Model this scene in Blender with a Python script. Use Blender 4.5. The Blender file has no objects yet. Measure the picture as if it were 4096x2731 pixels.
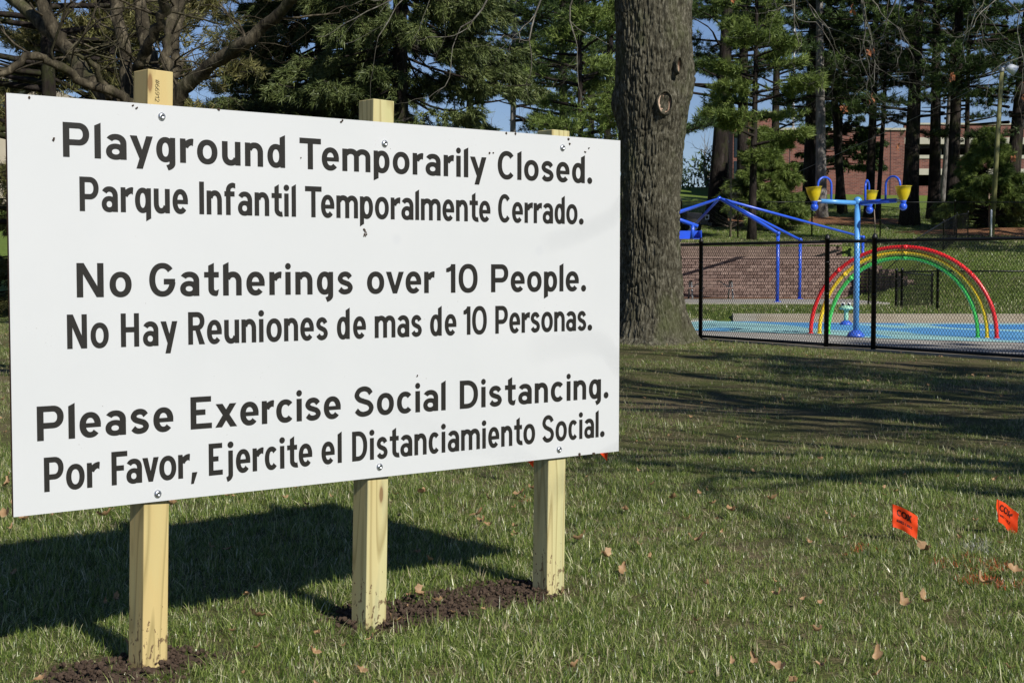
import bpy, bmesh, math, random
import numpy as np
from mathutils import Vector, Matrix
from mathutils.geometry import delaunay_2d_cdt

random.seed(7)
rng = np.random.default_rng(7)
SC = bpy.context.scene
COL = SC.collection

# ------------------------------------------------------------------ camera, world, sun
CAM_H = 1.277
PITCH, ROLL, FPX = -0.0518, 0.0012, 5700.0
cam_d = bpy.data.cameras.new("camera")
cam_d.sensor_fit = 'HORIZONTAL'
cam_d.sensor_width = 36.0
cam_d.lens = FPX / 4096 * 36.0
cam_d.clip_start = 0.05
cam_d.clip_end = 3000
cam = bpy.data.objects.new("camera", cam_d)
COL.objects.link(cam)
_cp, _sp = math.cos(PITCH), math.sin(PITCH)
_f = Vector((0, _cp, _sp)); _u0 = Vector((0, -_sp, _cp)); _r0 = Vector((1, 0, 0))
_r = _r0 * math.cos(ROLL) + _u0 * math.sin(ROLL)
_u = -_r0 * math.sin(ROLL) + _u0 * math.cos(ROLL)
cam.matrix_world = Matrix(((_r.x, _u.x, -_f.x, 0), (_r.y, _u.y, -_f.y, 0), (_r.z, _u.z, -_f.z, CAM_H), (0, 0, 0, 1)))
SC.camera = cam

SUN_AZ, SUN_EL = math.radians(143.5), math.radians(37.0)   # azimuth clockwise from +Y
w = bpy.data.worlds.new("World"); SC.world = w; w.use_nodes = True
nt = w.node_tree; nt.nodes.clear()
sky = nt.nodes.new("ShaderNodeTexSky"); sky.sky_type = 'NISHITA'; sky.sun_disc = False
sky.sun_elevation = SUN_EL; sky.sun_rotation = SUN_AZ
sky.air_density = 1.0; sky.dust_density = 0.0; sky.ozone_density = 5.0
bg = nt.nodes.new("ShaderNodeBackground"); bg.inputs[1].default_value = 0.062
wo = nt.nodes.new("ShaderNodeOutputWorld")
tint = nt.nodes.new("ShaderNodeMix"); tint.data_type = 'RGBA'; tint.blend_type = 'MULTIPLY'; tint.inputs[0].default_value = 1.0
tint.inputs[7].default_value = (1.0, 0.95, 1.07, 1)
nt.links.new(sky.outputs[0], tint.inputs[6]); nt.links.new(tint.outputs[2], bg.inputs[0]); nt.links.new(bg.outputs[0], wo.inputs[0])

sl = bpy.data.lights.new("sun", 'SUN'); sl.energy = 4.6; sl.angle = math.radians(0.53); sl.color = (1.0, 0.955, 0.88)
so = bpy.data.objects.new("sun", sl); COL.objects.link(so)
SUN_V = Vector((math.sin(SUN_AZ) * math.cos(SUN_EL), math.cos(SUN_AZ) * math.cos(SUN_EL), math.sin(SUN_EL)))
so.rotation_euler = SUN_V.to_track_quat('Z', 'Y').to_euler()
so.location = (10, -10, 20)
SC.view_settings.view_transform = 'Standard'; SC.view_settings.look = 'None'
SC.view_settings.exposure = 0.26; SC.view_settings.gamma = 1.0
SC.view_settings.use_curve_mapping = False
SC.cycles.max_bounces = 5; SC.cycles.diffuse_bounces = 2; SC.cycles.glossy_bounces = 2
SC.cycles.transparent_max_bounces = 8
SC.render.film_transparent = False

# ------------------------------------------------------------------ helpers
def at(px, py, D):
    """point at distance D (metres along +Y) seen at pixel (px, py) of the 2352-wide photo"""
    x = (px * 1.74150 - 2048) / FPX; y = (1365.5 - py * 1.74150) / FPX
    d = _f + _r * x + _u * y
    t = D / d.y
    return Vector((d.x * t, D, CAM_H + d.z * t))

def vnoise(p, seed=0):
    """value noise, p (n,2|3) -> (n,) in 0..1"""
    p = np.asarray(p, float)
    if p.shape[1] == 2: p = np.c_[p, np.zeros(len(p))]
    i = np.floor(p).astype(np.int64); f = p - i; f = f * f * (3 - 2 * f)
    out = 0
    for dx in (0, 1):
        for dy in (0, 1):
            for dz in (0, 1):
                h = (i[:, 0] + dx) * 374761393 + (i[:, 1] + dy) * 668265263 + (i[:, 2] + dz) * 2147483647 + seed * 1274126177
                h = (h ^ (h >> 13)) * 1274126177
                h = (h ^ (h >> 16)) & 0xFFFFFF
                v = h / float(0xFFFFFF)
                out = out + v * (f[:, 0] if dx else 1 - f[:, 0]) * (f[:, 1] if dy else 1 - f[:, 1]) * (f[:, 2] if dz else 1 - f[:, 2])
    return out

def fbm(p, o=4, seed=0):
    p = np.asarray(p, float); s = 0; a = 0.5; t = 0
    for k in range(o):
        s = s + a * vnoise(p, seed + k * 17); t += a; a *= 0.5; p = p * 2.03 + 3.1
    return s / t

class MB:
    def __init__(s): s.v = []; s.f = []
    def add(s, vs, fs):
        b = len(s.v); s.v.extend([tuple(v) for v in vs]); s.f.extend([tuple(b + i for i in f) for f in fs])
    def box(s, c, d, rz=0.0, bev=0.0, M=None):
        x, y, z = d[0] / 2, d[1] / 2, d[2] / 2
        vs = [Vector((sx * x, sy * y, sz * z)) for sz in (-1, 1) for sy in (-1, 1) for sx in (-1, 1)]
        R = M if M is not None else Matrix.Rotation(rz, 3, 'Z')
        vs = [R @ v + Vector(c) for v in vs]
        s.add(vs, [(0, 2, 3, 1), (4, 5, 7, 6), (0, 1, 5, 4), (2, 6, 7, 3), (0, 4, 6, 2), (1, 3, 7, 5)])
    def tube(s, pts, rad, n=8, cap=True):
        pts = [Vector(p) for p in pts]
        if not hasattr(rad, '__len__'): rad = [rad] * len(pts)
        rings = []; prev = None
        for i, p in enumerate(pts):
            t = (pts[min(i + 1, len(pts) - 1)] - pts[max(i - 1, 0)])
            if t.length < 1e-9: t = Vector((0, 0, 1))
            t.normalize()
            if prev is None:
                a = Vector((0, 0, 1)) if abs(t.z) < 0.9 else Vector((1, 0, 0))
                u = t.cross(a).normalized()
            else:
                u = (prev - t * prev.dot(t))
                u = u.normalized() if u.length > 1e-6 else t.orthogonal().normalized()
            prev = u; v = t.cross(u)
            rings.append([p + (u * math.cos(2 * math.pi * k / n) + v * math.sin(2 * math.pi * k / n)) * rad[i] for k in range(n)])
        b = len(s.v)
        for r in rings: s.v.extend([tuple(q) for q in r])
        for i in range(len(pts) - 1):
            for k in range(n):
                k2 = (k + 1) % n
                s.f.append((b + i * n + k, b + i * n + k2, b + (i + 1) * n + k2, b + (i + 1) * n + k))
        if cap:
            s.f.append(tuple(b + k for k in range(n))[::-1]); e = b + (len(pts) - 1) * n
            s.f.append(tuple(e + k for k in range(n)))
    def lathe(s, prof, c=(0, 0, 0), n=24, M=None, cap=True):
        b = len(s.v)
        for (r, z) in prof:
            for k in range(n):
                a = 2 * math.pi * k / n; v = Vector((r * math.cos(a), r * math.sin(a), z))
                if M is not None: v = M @ v
                s.v.append(tuple(v + Vector(c)))
        for i in range(len(prof) - 1):
            for k in range(n):
                k2 = (k + 1) % n
                s.f.append((b + i * n + k, b + i * n + k2, b + (i + 1) * n + k2, b + (i + 1) * n + k))
        if cap:
            s.f.append(tuple(b + k for k in range(n))[::-1]); e = b + (len(prof) - 1) * n
            s.f.append(tuple(e + k for k in range(n)))
    def sphere(s, c, r, n=16, m=10, sc=(1, 1, 1)):
        prof = [(max(1e-4, math.sin(math.pi * i / m)) * r * sc[0], -math.cos(math.pi * i / m) * r * sc[2]) for i in range(m + 1)]
        s.lathe(prof, c, n)
    def mesh(s, name, mat, smooth=False):
        me = bpy.data.meshes.new(name); me.from_pydata(s.v, [], s.f)
        if mat: me.materials.append(mat)
        if smooth: me.polygons.foreach_set("use_smooth", [True] * len(me.polygons))
        me.update(); return me
    def build(s, name, mat, parent=None, smooth=False, loc=None, bevel=0):
        o = bpy.data.objects.new(name, s.mesh(name, mat, smooth)); COL.objects.link(o)
        if parent is not None: o.parent = parent
        if loc is not None: o.location = loc
        if bevel:
            m = o.modifiers.new("bevel", 'BEVEL'); m.width = bevel; m.segments = 2; m.limit_method = 'ANGLE'
        return o

def np_mesh(name, V, F, mat, smooth=False):
    """V (n,3), F (m,k)"""
    me = bpy.data.meshes.new(name); V = np.asarray(V, np.float32); F = np.asarray(F, np.int32); k = F.shape[1]
    me.vertices.add(len(V)); me.vertices.foreach_set("co", V.ravel())
    me.loops.add(F.size); me.loops.foreach_set("vertex_index", F.ravel())
    me.polygons.add(len(F)); me.polygons.foreach_set("loop_start", np.arange(0, F.size, k, dtype=np.int32))
    me.update(calc_edges=True)
    if smooth: me.polygons.foreach_set("use_smooth", np.ones(len(F), bool))
    if mat: me.materials.append(mat)
    return me

def link(name, me, parent=None, loc=None):
    o = bpy.data.objects.new(name, me); COL.objects.link(o)
    if parent is not None: o.parent = parent
    if loc is not None: o.location = loc
    return o

def empty(name, loc=(0, 0, 0), rz=0.0):
    o = bpy.data.objects.new(name, None); COL.objects.link(o); o.location = loc; o.rotation_euler = (0, 0, rz)
    o.empty_display_size = 0.2
    return o

def tag(o, label=None, cat=None, group=None, kind=None):
    if label: o["label"] = label
    if cat: o["category"] = cat
    if group: o["group"] = group
    if kind: o["kind"] = kind
    return o

def copy_tree(o, parent=None):
    c = o.copy(); COL.objects.link(c)
    if parent is not None: c.parent = parent
    for ch in list(o.children): copy_tree(ch, c)
    return c

# ------------------------------------------------------------------ materials
def mat(name, col=(0.5, 0.5, 0.5), rough=0.7, metal=0.0, spec=0.4):
    m = bpy.data.materials.new(name); m.use_nodes = True
    b = m.node_tree.nodes["Principled BSDF"]
    b.inputs["Base Color"].default_value = (*col, 1); b.inputs["Roughness"].default_value = rough
    b.inputs["Metallic"].default_value = metal; b.inputs["Specular IOR Level"].default_value = spec
    return m

class NT:
    """tiny node helper"""
    def __init__(s, m):
        s.t = m.node_tree; s.b = s.t.nodes["Principled BSDF"]; s.out = s.t.nodes["Material Output"]
    def n(s, kind, **kw):
        x = s.t.nodes.new(kind)
        for k, v in kw.items():
            if k == 'ins':
                for a, b in v.items():
                    if hasattr(b, 'is_linked') or isinstance(b, bpy.types.NodeSocket): s.t.links.new(b, x.inputs[a])
                    else: x.inputs[a].default_value = b
            else: setattr(x, k, v)
        return x
    def l(s, a, b): s.t.links.new(a, b)
    def coord(s, scale=(1, 1, 1), which='Object'):
        tc = s.n("ShaderNodeTexCoord"); mp = s.n("ShaderNodeMapping"); mp.inputs['Scale'].default_value = scale
        s.l(tc.outputs[which], mp.inputs[0]); return mp.outputs[0]
    def noise(s, vec, scale, detail=4, rough=0.6, dist=0.0):
        x = s.n("ShaderNodeTexNoise"); s.l(vec, x.inputs['Vector'])
        x.inputs['Scale'].default_value = scale; x.inputs['Detail'].default_value = detail
        x.inputs['Roughness'].default_value = rough; x.inputs['Distortion'].default_value = dist
        return x.outputs[0]
    def ramp(s, fac, stops, interp='LINEAR'):
        r = s.n("ShaderNodeValToRGB"); s.l(fac, r.inputs[0]); cr = r.color_ramp; cr.interpolation = interp
        while len(cr.elements) < len(stops): cr.elements.new(0.5)
        for e, (p, c) in zip(cr.elements, stops):
            e.position = p; e.color = (c, c, c, 1) if not hasattr(c, '__len__') else (*c, 1)
        return r.outputs[0]
    def mix(s, fac, a, b, mode='MIX'):
        x = s.n("ShaderNodeMix"); x.data_type = 'RGBA'; x.blend_type = mode
        for sock, v in ((x.inputs[0], fac), (x.inputs[6], a), (x.inputs[7], b)):
            if isinstance(v, bpy.types.NodeSocket): s.l(v, sock)
            elif hasattr(v, '__len__'): sock.default_value = (*v, 1)
            else: sock.default_value = v
        return x.outputs[2]
    def math(s, op, a, b=0.0, c=0.0):
        x = s.n("ShaderNodeMath", operation=op)
        for i, v in enumerate((a, b, c)):
            if isinstance(v, bpy.types.NodeSocket): s.l(v, x.inputs[i])
            else: x.inputs[i].default_value = v
        return x.outputs[0]
    def bump(s, h, strength=0.5, dist=0.01):
        x = s.n("ShaderNodeBump"); s.l(h, x.inputs['Height']); x.inputs['Strength'].default_value = strength
        x.inputs['Distance'].default_value = dist; s.l(x.outputs[0], s.b.inputs['Normal'])
    def color(s, c): s.l(c, s.b.inputs['Base Color'])
    def sep(s, v):
        x = s.n("ShaderNodeSeparateXYZ"); s.l(v, x.inputs[0]); return x.outputs

def noisy(name, c1, c2, scale=5, rough=0.8, stretch=(1, 1, 1), bump=0.3, bdist=0.01, spec=0.3, metal=0, c3=None, detail=6):
    m = mat(name, c1, rough, metal, spec); t = NT(m); v = t.coord(stretch)
    f = t.noise(v, scale, detail, 0.65)
    st = [(0.3, c1), (0.7, c2)] if c3 is None else [(0.3, c1), (0.5, c2), (0.7, c3)]
    t.color(t.ramp(f, st))
    if bump: t.bump(f, bump, bdist)
    return m

def foliage(name, dark, light, tip=None, scale=0.8, transl=0.15, spec=0.3, rough=0.55):
    """leaf colour varies per leaf and by clump; a little light passes through"""
    m = mat(name, dark, rough, 0, spec); t = NT(m); v = t.coord((1, 1, 1))
    g = t.n("ShaderNodeNewGeometry"); rnd = g.outputs['Random Per Island']
    f = t.noise(v, scale, 3, 0.6)
    a = t.math('ADD', t.math('MULTIPLY', f, 0.8), t.math('MULTIPLY', rnd, 0.4))
    st = [(0.35, dark), (0.8, light)] if tip is None else [(0.35, dark), (0.7, light), (0.95, tip)]
    c = t.ramp(a, st); t.color(c)
    tr = t.n("ShaderNodeBsdfTranslucent"); t.l(c, tr.inputs[0])
    mx = t.n("ShaderNodeMixShader"); mx.inputs[0].default_value = transl
    t.l(t.b.outputs[0], mx.inputs[1]); t.l(tr.outputs[0], mx.inputs[2]); t.l(mx.outputs[0], t.out.inputs[0])
    return m

def bark(name, c1, c2, c3, sc=6, stretch=(1, 1, 0.22), bd=0.03):
    m = mat(name, c1, 0.95, 0, 0.1); t = NT(m); v = t.coord(stretch)
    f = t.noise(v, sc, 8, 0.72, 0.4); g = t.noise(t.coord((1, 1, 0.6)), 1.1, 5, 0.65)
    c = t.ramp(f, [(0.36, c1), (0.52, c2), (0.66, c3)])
    c = t.mix(t.ramp(g, [(0.30, 0.6), (0.45, 0.0)]), c, c1)  # broad dark patches: dappled tree shade painted into the bark colour
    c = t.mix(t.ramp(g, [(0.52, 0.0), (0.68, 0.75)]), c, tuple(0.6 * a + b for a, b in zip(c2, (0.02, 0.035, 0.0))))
    t.color(c); t.bump(f, 0.9, bd); return m

M = {}
# ---- sign panel: painted board, faint smudges
m = mat("sign_white", (0.76, 0.77, 0.76), 0.42, 0, 0.4); t = NT(m); v = t.coord()
a = t.noise(v, 1.6, 5, 0.6); c = t.ramp(a, [(0.3, (0.535, 0.555, 0.56)), (0.7, (0.565, 0.58, 0.585))])
vo = t.n("ShaderNodeTexVoronoi"); vo.feature = 'F1'; t.l(v, vo.inputs['Vector']); vo.inputs['Scale'].default_value = 3.4
vr = t.n("ShaderNodeTexVoronoi"); vr.feature = 'F1'; t.l(v, vr.inputs['Vector']); vr.inputs['Scale'].default_value = 3.4
sm = t.ramp(vo.outputs['Distance'], [(0.04, 1.0), (0.085, 0.0)])
sel = t.math('GREATER_THAN', t.sep(vr.outputs['Color'])[0], 0.62)
c = t.mix(t.math('MULTIPLY', t.math('MULTIPLY', sm, sel), 0.22), c, (0.45, 0.47, 0.5))
fine = t.noise(v, 160, 2, 0.5); grp = t.noise(v, 3.2, 2, 0.5)
z = t.sep(v)[2]
speck = t.math('MULTIPLY', t.math('GREATER_THAN', fine, 0.735), t.math('GREATER_THAN', grp, 0.58))
c = t.mix(t.math('MULTIPLY', speck, 0.8), c, (0.12, 0.09, 0.06))
t.color(c); t.bump(t.noise(v, 220, 2, 0.5), 0.05, 0.001); M['sign'] = m
M['sign_edge'] = noisy("sign_plywood_edge", (0.10, 0.03, 0.015), (0.2, 0.09, 0.045), 30, 0.8)
m = mat("letter_vinyl", (0.024, 0.023, 0.020), 0.5, 0, 0.35); t = NT(m)
t.color(t.ramp(t.noise(t.coord(), 300, 2), [(0.3, (0.011, 0.010, 0.009)), (0.7, (0.021, 0.020, 0.016))])); M['ink'] = m
M['marker'] = mat("marker_ink", (0.03, 0.025, 0.01), 0.6)
# ---- treated lumber
def wood(name, off, warm):
    m = mat(name, (0.6, 0.5, 0.26), 0.75, 0, 0.25); t = NT(m)
    tc = t.n("ShaderNodeTexCoord"); mp = t.n("ShaderNodeMapping"); mp.inputs['Location'].default_value = off
    t.l(tc.outputs['Object'], mp.inputs[0]); v = mp.outputs[0]
    st = t.n("ShaderNodeMapping"); st.inputs['Scale'].default_value = (1, 1, 0.09); t.l(v, st.inputs[0])
    warp = t.noise(st.outputs[0], 7, 3, 0.5)
    # cathedral figure: contour lines of a slow noise stretched along the grain
    s2 = t.n("ShaderNodeMapping"); s2.inputs['Scale'].default_value = (9, 9, 0.75); t.l(v, s2.inputs[0])
    ct = t.math('FRACT', t.math('MULTIPLY', t.noise(s2.outputs[0], 1.0, 1, 0.35), 11.0))
    ring = t.ramp(ct, [(0.0, 0.0), (0.62, 0.12), (0.86, 1.0), (1.0, 0.1)])
    base = t.ramp(warp, [(0.3, (0.54, 0.43, 0.19)), (0.48, (0.53, 0.485, 0.25) if not warm else (0.55, 0.42, 0.18)), (0.62, (0.50, 0.48, 0.235)), (0.75, (0.30, 0.33, 0.18))])
    c = t.mix(t.math('MULTIPLY', ring, 0.72), base, (0.25, 0.19, 0.07))
    s3 = t.n("ShaderNodeMapping"); s3.inputs['Scale'].default_value = (1, 1, 0.02); t.l(v, s3.inputs[0])
    fib = t.noise(s3.outputs[0], 260, 3, 0.6); c = t.mix(t.math('MULTIPLY', fib, 0.25), c, (0.40, 0.36, 0.19))
    gs = t.noise(st.outputs[0], 16, 2, 0.5); c = t.mix(t.ramp(gs, [(0.56, 0.0), (0.70, 0.5)]), c, (0.20, 0.24, 0.16))
    # knots
    vk = t.n("ShaderNodeTexVoronoi"); vk.inputs['Scale'].default_value = 1.0
    s4 = t.n("ShaderNodeMapping"); s4.inputs['Scale'].default_value = (11, 11, 3.1); t.l(v, s4.inputs[0]); t.l(s4.outputs[0], vk.inputs['Vector'])
    kn = t.ramp(vk.outputs['Distance'], [(0.0, 1.0), (0.075, 1.0), (0.11, 0.25), (0.17, 0.0)])
    c = t.mix(t.math('MULTIPLY', kn, 0.8), c, (0.16, 0.075, 0.03))
    # mud near the ground
    zz = t.sep(tc.outputs['Object'])[2]
    low = t.ramp(zz, [(0.04, 1.0), (0.30, 0.0)])
    mud = t.noise(t.coord((1, 1, 0.5)), 55, 4, 0.6)
    mk = t.math('GREATER_THAN', t.math('ADD', mud, t.math('MULTIPLY', low, 0.16)), 0.70)
    mk = t.math('MULTIPLY', mk, t.math('GREATER_THAN', low, 0.02))
    c = t.mix(t.math('MULTIPLY', mk, 0.85), c, (0.11, 0.065, 0.035)); t.color(c)
    t.bump(fib, 0.25, 0.002); return m
M['wood1'] = wood("pine_post_a", (0.3, 0.1, 0.4), True)
M['wood2'] = wood("pine_post_b", (1.31, 0.72, 2.2), False)
M['wood3'] = wood("pine_post_c", (2.12, 1.4, 4.7), False)
M['steel'] = mat("zinc_steel", (0.50, 0.52, 0.55), 0.38, 1.0)

# ---- ground
def lawn_mat(name, far=False):
    m = mat(name, (0.05, 0.07, 0.02), 0.95, 0, 0.1); t = NT(m); v = t.coord()
    n1 = t.noise(v, 0.22, 5, 0.62); n2 = t.noise(v, 38 if not far else 9, 4, 0.7); n3 = t.noise(v, 1.3, 5, 0.6)
    if far:
        c = t.ramp(n2, [(0.3, (0.070, 0.108, 0.018)), (0.55, (0.125, 0.185, 0.034)), (0.8, (0.22, 0.26, 0.08))])
        c = t.mix(t.ramp(n1, [(0.4, 0.0), (0.65, 0.45)]), c, (0.14, 0.165, 0.045))
        d = t.noise(v, 2.6, 2, 0.4); c = t.mix(t.ramp(n3, [(0.62, 0.0), (0.75, 0.5)]), c, (0.16, 0.125, 0.06))
    else:
        c = t.ramp(n2, [(0.3, (0.030, 0.030, 0.010)), (0.5, (0.095, 0.085, 0.038)), (0.72, (0.26, 0.21, 0.12))])
        c = t.mix(t.ramp(n3, [(0.4, 0.0), (0.6, 0.7)]), c, (0.060, 0.078, 0.018))
        c = t.mix(t.ramp(n1, [(0.5, 0.0), (0.62, 0.6)]), c, (0.19, 0.140, 0.088))
    t.color(c); t.bump(n2, 0.8, 0.02 if not far else 0.05); return m
M['lawn'] = lawn_mat("lawn_soil")
M['lawn_far'] = lawn_mat("lawn_far", True)
M['mulch'] = noisy("pine_straw", (0.10, 0.045, 0.02), (0.27, 0.13, 0.06), 14, 0.95, bump=0.8, bdist=0.05)
M['soil'] = noisy("dug_soil", (0.040, 0.028, 0.020), (0.098, 0.068, 0.049), 40, 0.95, bump=0.8, bdist=0.008, spec=0.1)
m = mat("concrete", (0.4, 0.38, 0.34), 0.9, 0, 0.2); t = NT(m); v = t.coord()
c = t.ramp(t.noise(v, 1.1, 7, 0.7), [(0.3, (0.30, 0.28, 0.245)), (0.7, (0.43, 0.41, 0.37))])
c = t.mix(t.ramp(t.noise(v, 34, 3, 0.6), [(0.4, 0), (0.75, 0.35)]), c, (0.24, 0.22, 0.19))
t.color(c); t.bump(t.noise(v, 60, 3), 0.2, 0.004); M['concrete'] = m
M['concrete_tan'] = noisy("concrete_tan", (0.27, 0.23, 0.17), (0.36, 0.32, 0.25), 3, 0.9)
M['concrete_pale'] = noisy("concrete_pale", (0.50, 0.47, 0.42), (0.62, 0.59, 0.54), 3, 0.9)
# painted splash pad: swirls of blue and aqua with dry joints and scuffs
m = mat("pad_paint", (0.1, 0.4, 0.7), 0.55, 0, 0.4); t = NT(m); v = t.coord((1, 1, 1))
sw = t.noise(v, 0.16, 2, 0.5, 1.2)
c = t.ramp(sw, [(0.40, (0.105, 0.34, 0.66)), (0.46, (0.14, 0.42, 0.70)), (0.475, (0.33, 0.60, 0.60)), (0.58, (0.36, 0.62, 0.60)), (0.60, (0.08, 0.30, 0.64))], 'LINEAR')
sc_ = t.noise(t.coord((0.35, 2.6, 1)), 2.2, 4, 0.6)
c = t.mix(t.ramp(sc_, [(0.66, 0), (0.72, 0.7)]), c, (0.06, 0.16, 0.32))
c = t.mix(t.ramp(t.noise(v, 3.5, 5, 0.7), [(0.55, 0), (0.8, 0.35)]), c, (0.45, 0.55, 0.55))
t.color(c); M['pad'] = m

M['black_pole'] = mat("black_coat", (0.008, 0.008, 0.008), 0.45, 0, 0.4)
M['black_wire'] = mat("black_wire", (0.006, 0.006, 0.006), 0.5, 0, 0.35)
M['galv'] = mat("galvanised", (0.35, 0.36, 0.36), 0.5, 0.6)
def paint(name, c, r=0.32):
    m = mat(name, c, r, 0, 0.5); t = NT(m)
    f = t.noise(t.coord(), 2.5, 5, 0.6)
    t.color(t.ramp(f, [(0.3, tuple(a * 0.86 for a in c)), (0.65, c)]))
    m.node_tree.nodes["Principled BSDF"].inputs["Coat Weight"].default_value = 0.3
    return m
M['red'] = paint("red_paint", (0.80, 0.022, 0.022)); M['yellow'] = paint("yellow_paint", (0.95, 0.66, 0.03))
M['green'] = paint("green_paint", (0.07, 0.60, 0.11))
M['sky_blue'] = paint("light_blue_paint", (0.10, 0.34, 0.74)); M['royal'] = paint("royal_blue_paint", (0.025, 0.10, 0.66))
M['navy'] = paint("deep_blue_paint", (0.045, 0.12, 0.58))
M['frog'] = paint("pale_green_paint", (0.36, 0.66, 0.46)); M['white'] = mat("white_gloss", (0.8, 0.8, 0.8), 0.2)
M['black_gloss'] = mat("black_gloss", (0.01, 0.01, 0.01), 0.1)
m = mat("bucket_yellow", (0.78, 0.62, 0.02), 0.3, 0, 0.5); t = NT(m)
m.node_tree.nodes["Principled BSDF"].inputs["Transmission Weight"].default_value = 0.0
tr = t.n("ShaderNodeBsdfTranslucent"); tr.inputs[0].default_value = (0.8, 0.65, 0.02, 1)
mx = t.n("ShaderNodeMixShader"); mx.inputs[0].default_value = 0.35
t.l(t.b.outputs[0], mx.inputs[1]); t.l(tr.outputs[0], mx.inputs[2]); t.l(mx.outputs[0], t.out.inputs[0]); M['bucket'] = m
M['olive_pole'] = noisy("olive_pole", (0.13, 0.13, 0.05), (0.19, 0.185, 0.075), 1.5, 0.6, (1, 1, 0.3), 0)
M['block'] = noisy("retaining_block", (0.15, 0.102, 0.086), (0.27, 0.190, 0.160), 1.3, 0.95, bump=0.6, bdist=0.02, detail=8)
M['block2'] = noisy("retaining_block_dark", (0.10, 0.066, 0.056), (0.20, 0.135, 0.112), 2.3, 0.95, bump=0.6, bdist=0.02, detail=8)
M['block3'] = noisy("retaining_block_pale", (0.20, 0.140, 0.118), (0.34, 0.245, 0.205), 1.9, 0.95, bump=0.6, bdist=0.02, detail=8)
m = mat("brick_wall", (0.3, 0.1, 0.07), 0.9, 0, 0.2); t = NT(m)
tc = t.n("ShaderNodeTexCoord"); sx = t.sep(tc.outputs['Object']); cb = t.n("ShaderNodeCombineXYZ")
t.l(t.math('ADD', sx[0], sx[1]), cb.inputs[0]); t.l(sx[2], cb.inputs[1])
bk = t.n("ShaderNodeTexBrick"); t.l(cb.outputs[0], bk.inputs['Vector']); bk.inputs['Scale'].default_value = 1.0
bk.inputs['Brick Width'].default_value = 0.34; bk.inputs['Row Height'].default_value = 0.115; bk.inputs['Mortar Size'].default_value = 0.013
bk.inputs['Color1'].default_value = (0.215, 0.083, 0.060, 1); bk.inputs['Color2'].default_value = (0.10, 0.038, 0.031, 1); bk.inputs['Mortar'].default_value = (0.19, 0.14, 0.12, 1)
t.color(t.mix(t.ramp(t.noise(tc.outputs['Object'], 0.7, 4), [(0.4, 0.0), (0.7, 0.3)]), bk.outputs['Color'], (0.16, 0.06, 0.05))); M['brick'] = m
M['band'] = noisy("concrete_band", (0.34, 0.33, 0.26), (0.42, 0.40, 0.33), 0.8, 0.9, bump=0)
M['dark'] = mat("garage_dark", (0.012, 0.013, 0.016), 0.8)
M['glass'] = mat("window_glass", (0.02, 0.03, 0.04), 0.08, 0, 0.8)
M['grey_bld'] = noisy("grey_cladding", (0.38, 0.42, 0.46), (0.48, 0.51, 0.54), 0.6, 0.6, bump=0)
M['tan_bld'] = noisy("tan_wall", (0.40, 0.34, 0.26), (0.48, 0.42, 0.33), 0.6, 0.8, bump=0)
M['truck'] = mat("dark_car_paint", (0.015, 0.016, 0.02), 0.25, 0.2, 0.6)
M['tyre'] = mat("tyre", (0.01, 0.01, 0.01), 0.8)
M['lamp_lens'] = mat("lamp_lens", (0.75, 0.78, 0.8), 0.1, 0.3, 0.7)
M['table'] = noisy("weathered_plank", (0.22, 0.14, 0.11), (0.33, 0.22, 0.18), 3, 0.8, (1, 6, 6))

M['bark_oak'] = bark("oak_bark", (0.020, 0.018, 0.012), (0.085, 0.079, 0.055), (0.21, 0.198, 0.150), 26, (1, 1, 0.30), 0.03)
M['bark_oak_limb'] = bark("oak_limb_bark", (0.06, 0.052, 0.042), (0.15, 0.14, 0.115), (0.27, 0.26, 0.225), 9, (1, 1, 0.5), 0.01)
M['bark_left'] = bark("yard_tree_bark", (0.018, 0.015, 0.011), (0.065, 0.055, 0.037), (0.165, 0.14, 0.095), 12, (1, 1, 0.35), 0.03)
M['bark_pine'] = bark("pine_bark", (0.010, 0.008, 0.007), (0.026, 0.021, 0.018), (0.060, 0.050, 0.045), 5, (1, 1, 0.25), 0.05)
M['bark_pale'] = bark("pale_pine_bark", (0.10, 0.092, 0.088), (0.24, 0.22, 0.205), (0.38, 0.36, 0.34), 6, (1, 1, 0.3), 0.05)
M['bark_young'] = noisy("young_bark", (0.20, 0.15, 0.11), (0.34, 0.27, 0.21), 5, 0.9)
M['scar'] = noisy("cut_wood", (0.20, 0.11, 0.07), (0.55, 0.42, 0.31), 7, 0.9, bump=0.6, bdist=0.02)
M['spruce'] = foliage("spruce_needles", (0.026, 0.042, 0.010), (0.115, 0.145, 0.045), (0.19, 0.21, 0.075), 0.9, 0.08)
M['spruce_olive'] = foliage("olive_spruce_needles", (0.045, 0.055, 0.016), (0.165, 0.170, 0.055), (0.22, 0.15, 0.075), 1.1, 0.08)
M['pine'] = foliage("pine_needles", (0.012, 0.026, 0.007), (0.055, 0.095, 0.022), (0.16, 0.22, 0.045), 0.35, 0.12)
M['pine_bright'] = foliage("young_pine_needles", (0.05, 0.085, 0.018), (0.17, 0.23, 0.05), (0.24, 0.28, 0.08), 0.9, 0.2)
M['pine_dry'] = foliage("dry_pine_needles", (0.045, 0.045, 0.014), (0.17, 0.165, 0.055), (0.24, 0.19, 0.08), 0.9, 0.15)
M['dead_leaf'] = foliage("dead_oak_leaf", (0.15, 0.075, 0.035), (0.42, 0.27, 0.14), (0.72, 0.58, 0.38), 26.0, 0.15)
M['hang_leaf'] = foliage("clinging_leaf", (0.22, 0.07, 0.025), (0.42, 0.17, 0.07), None, 3.0, 0.25)
M['flag'] = foliage("orange_vinyl", (0.85, 0.055, 0.008), (0.95, 0.085, 0.012), None, 2.0, 0.25, 0.4)
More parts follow.
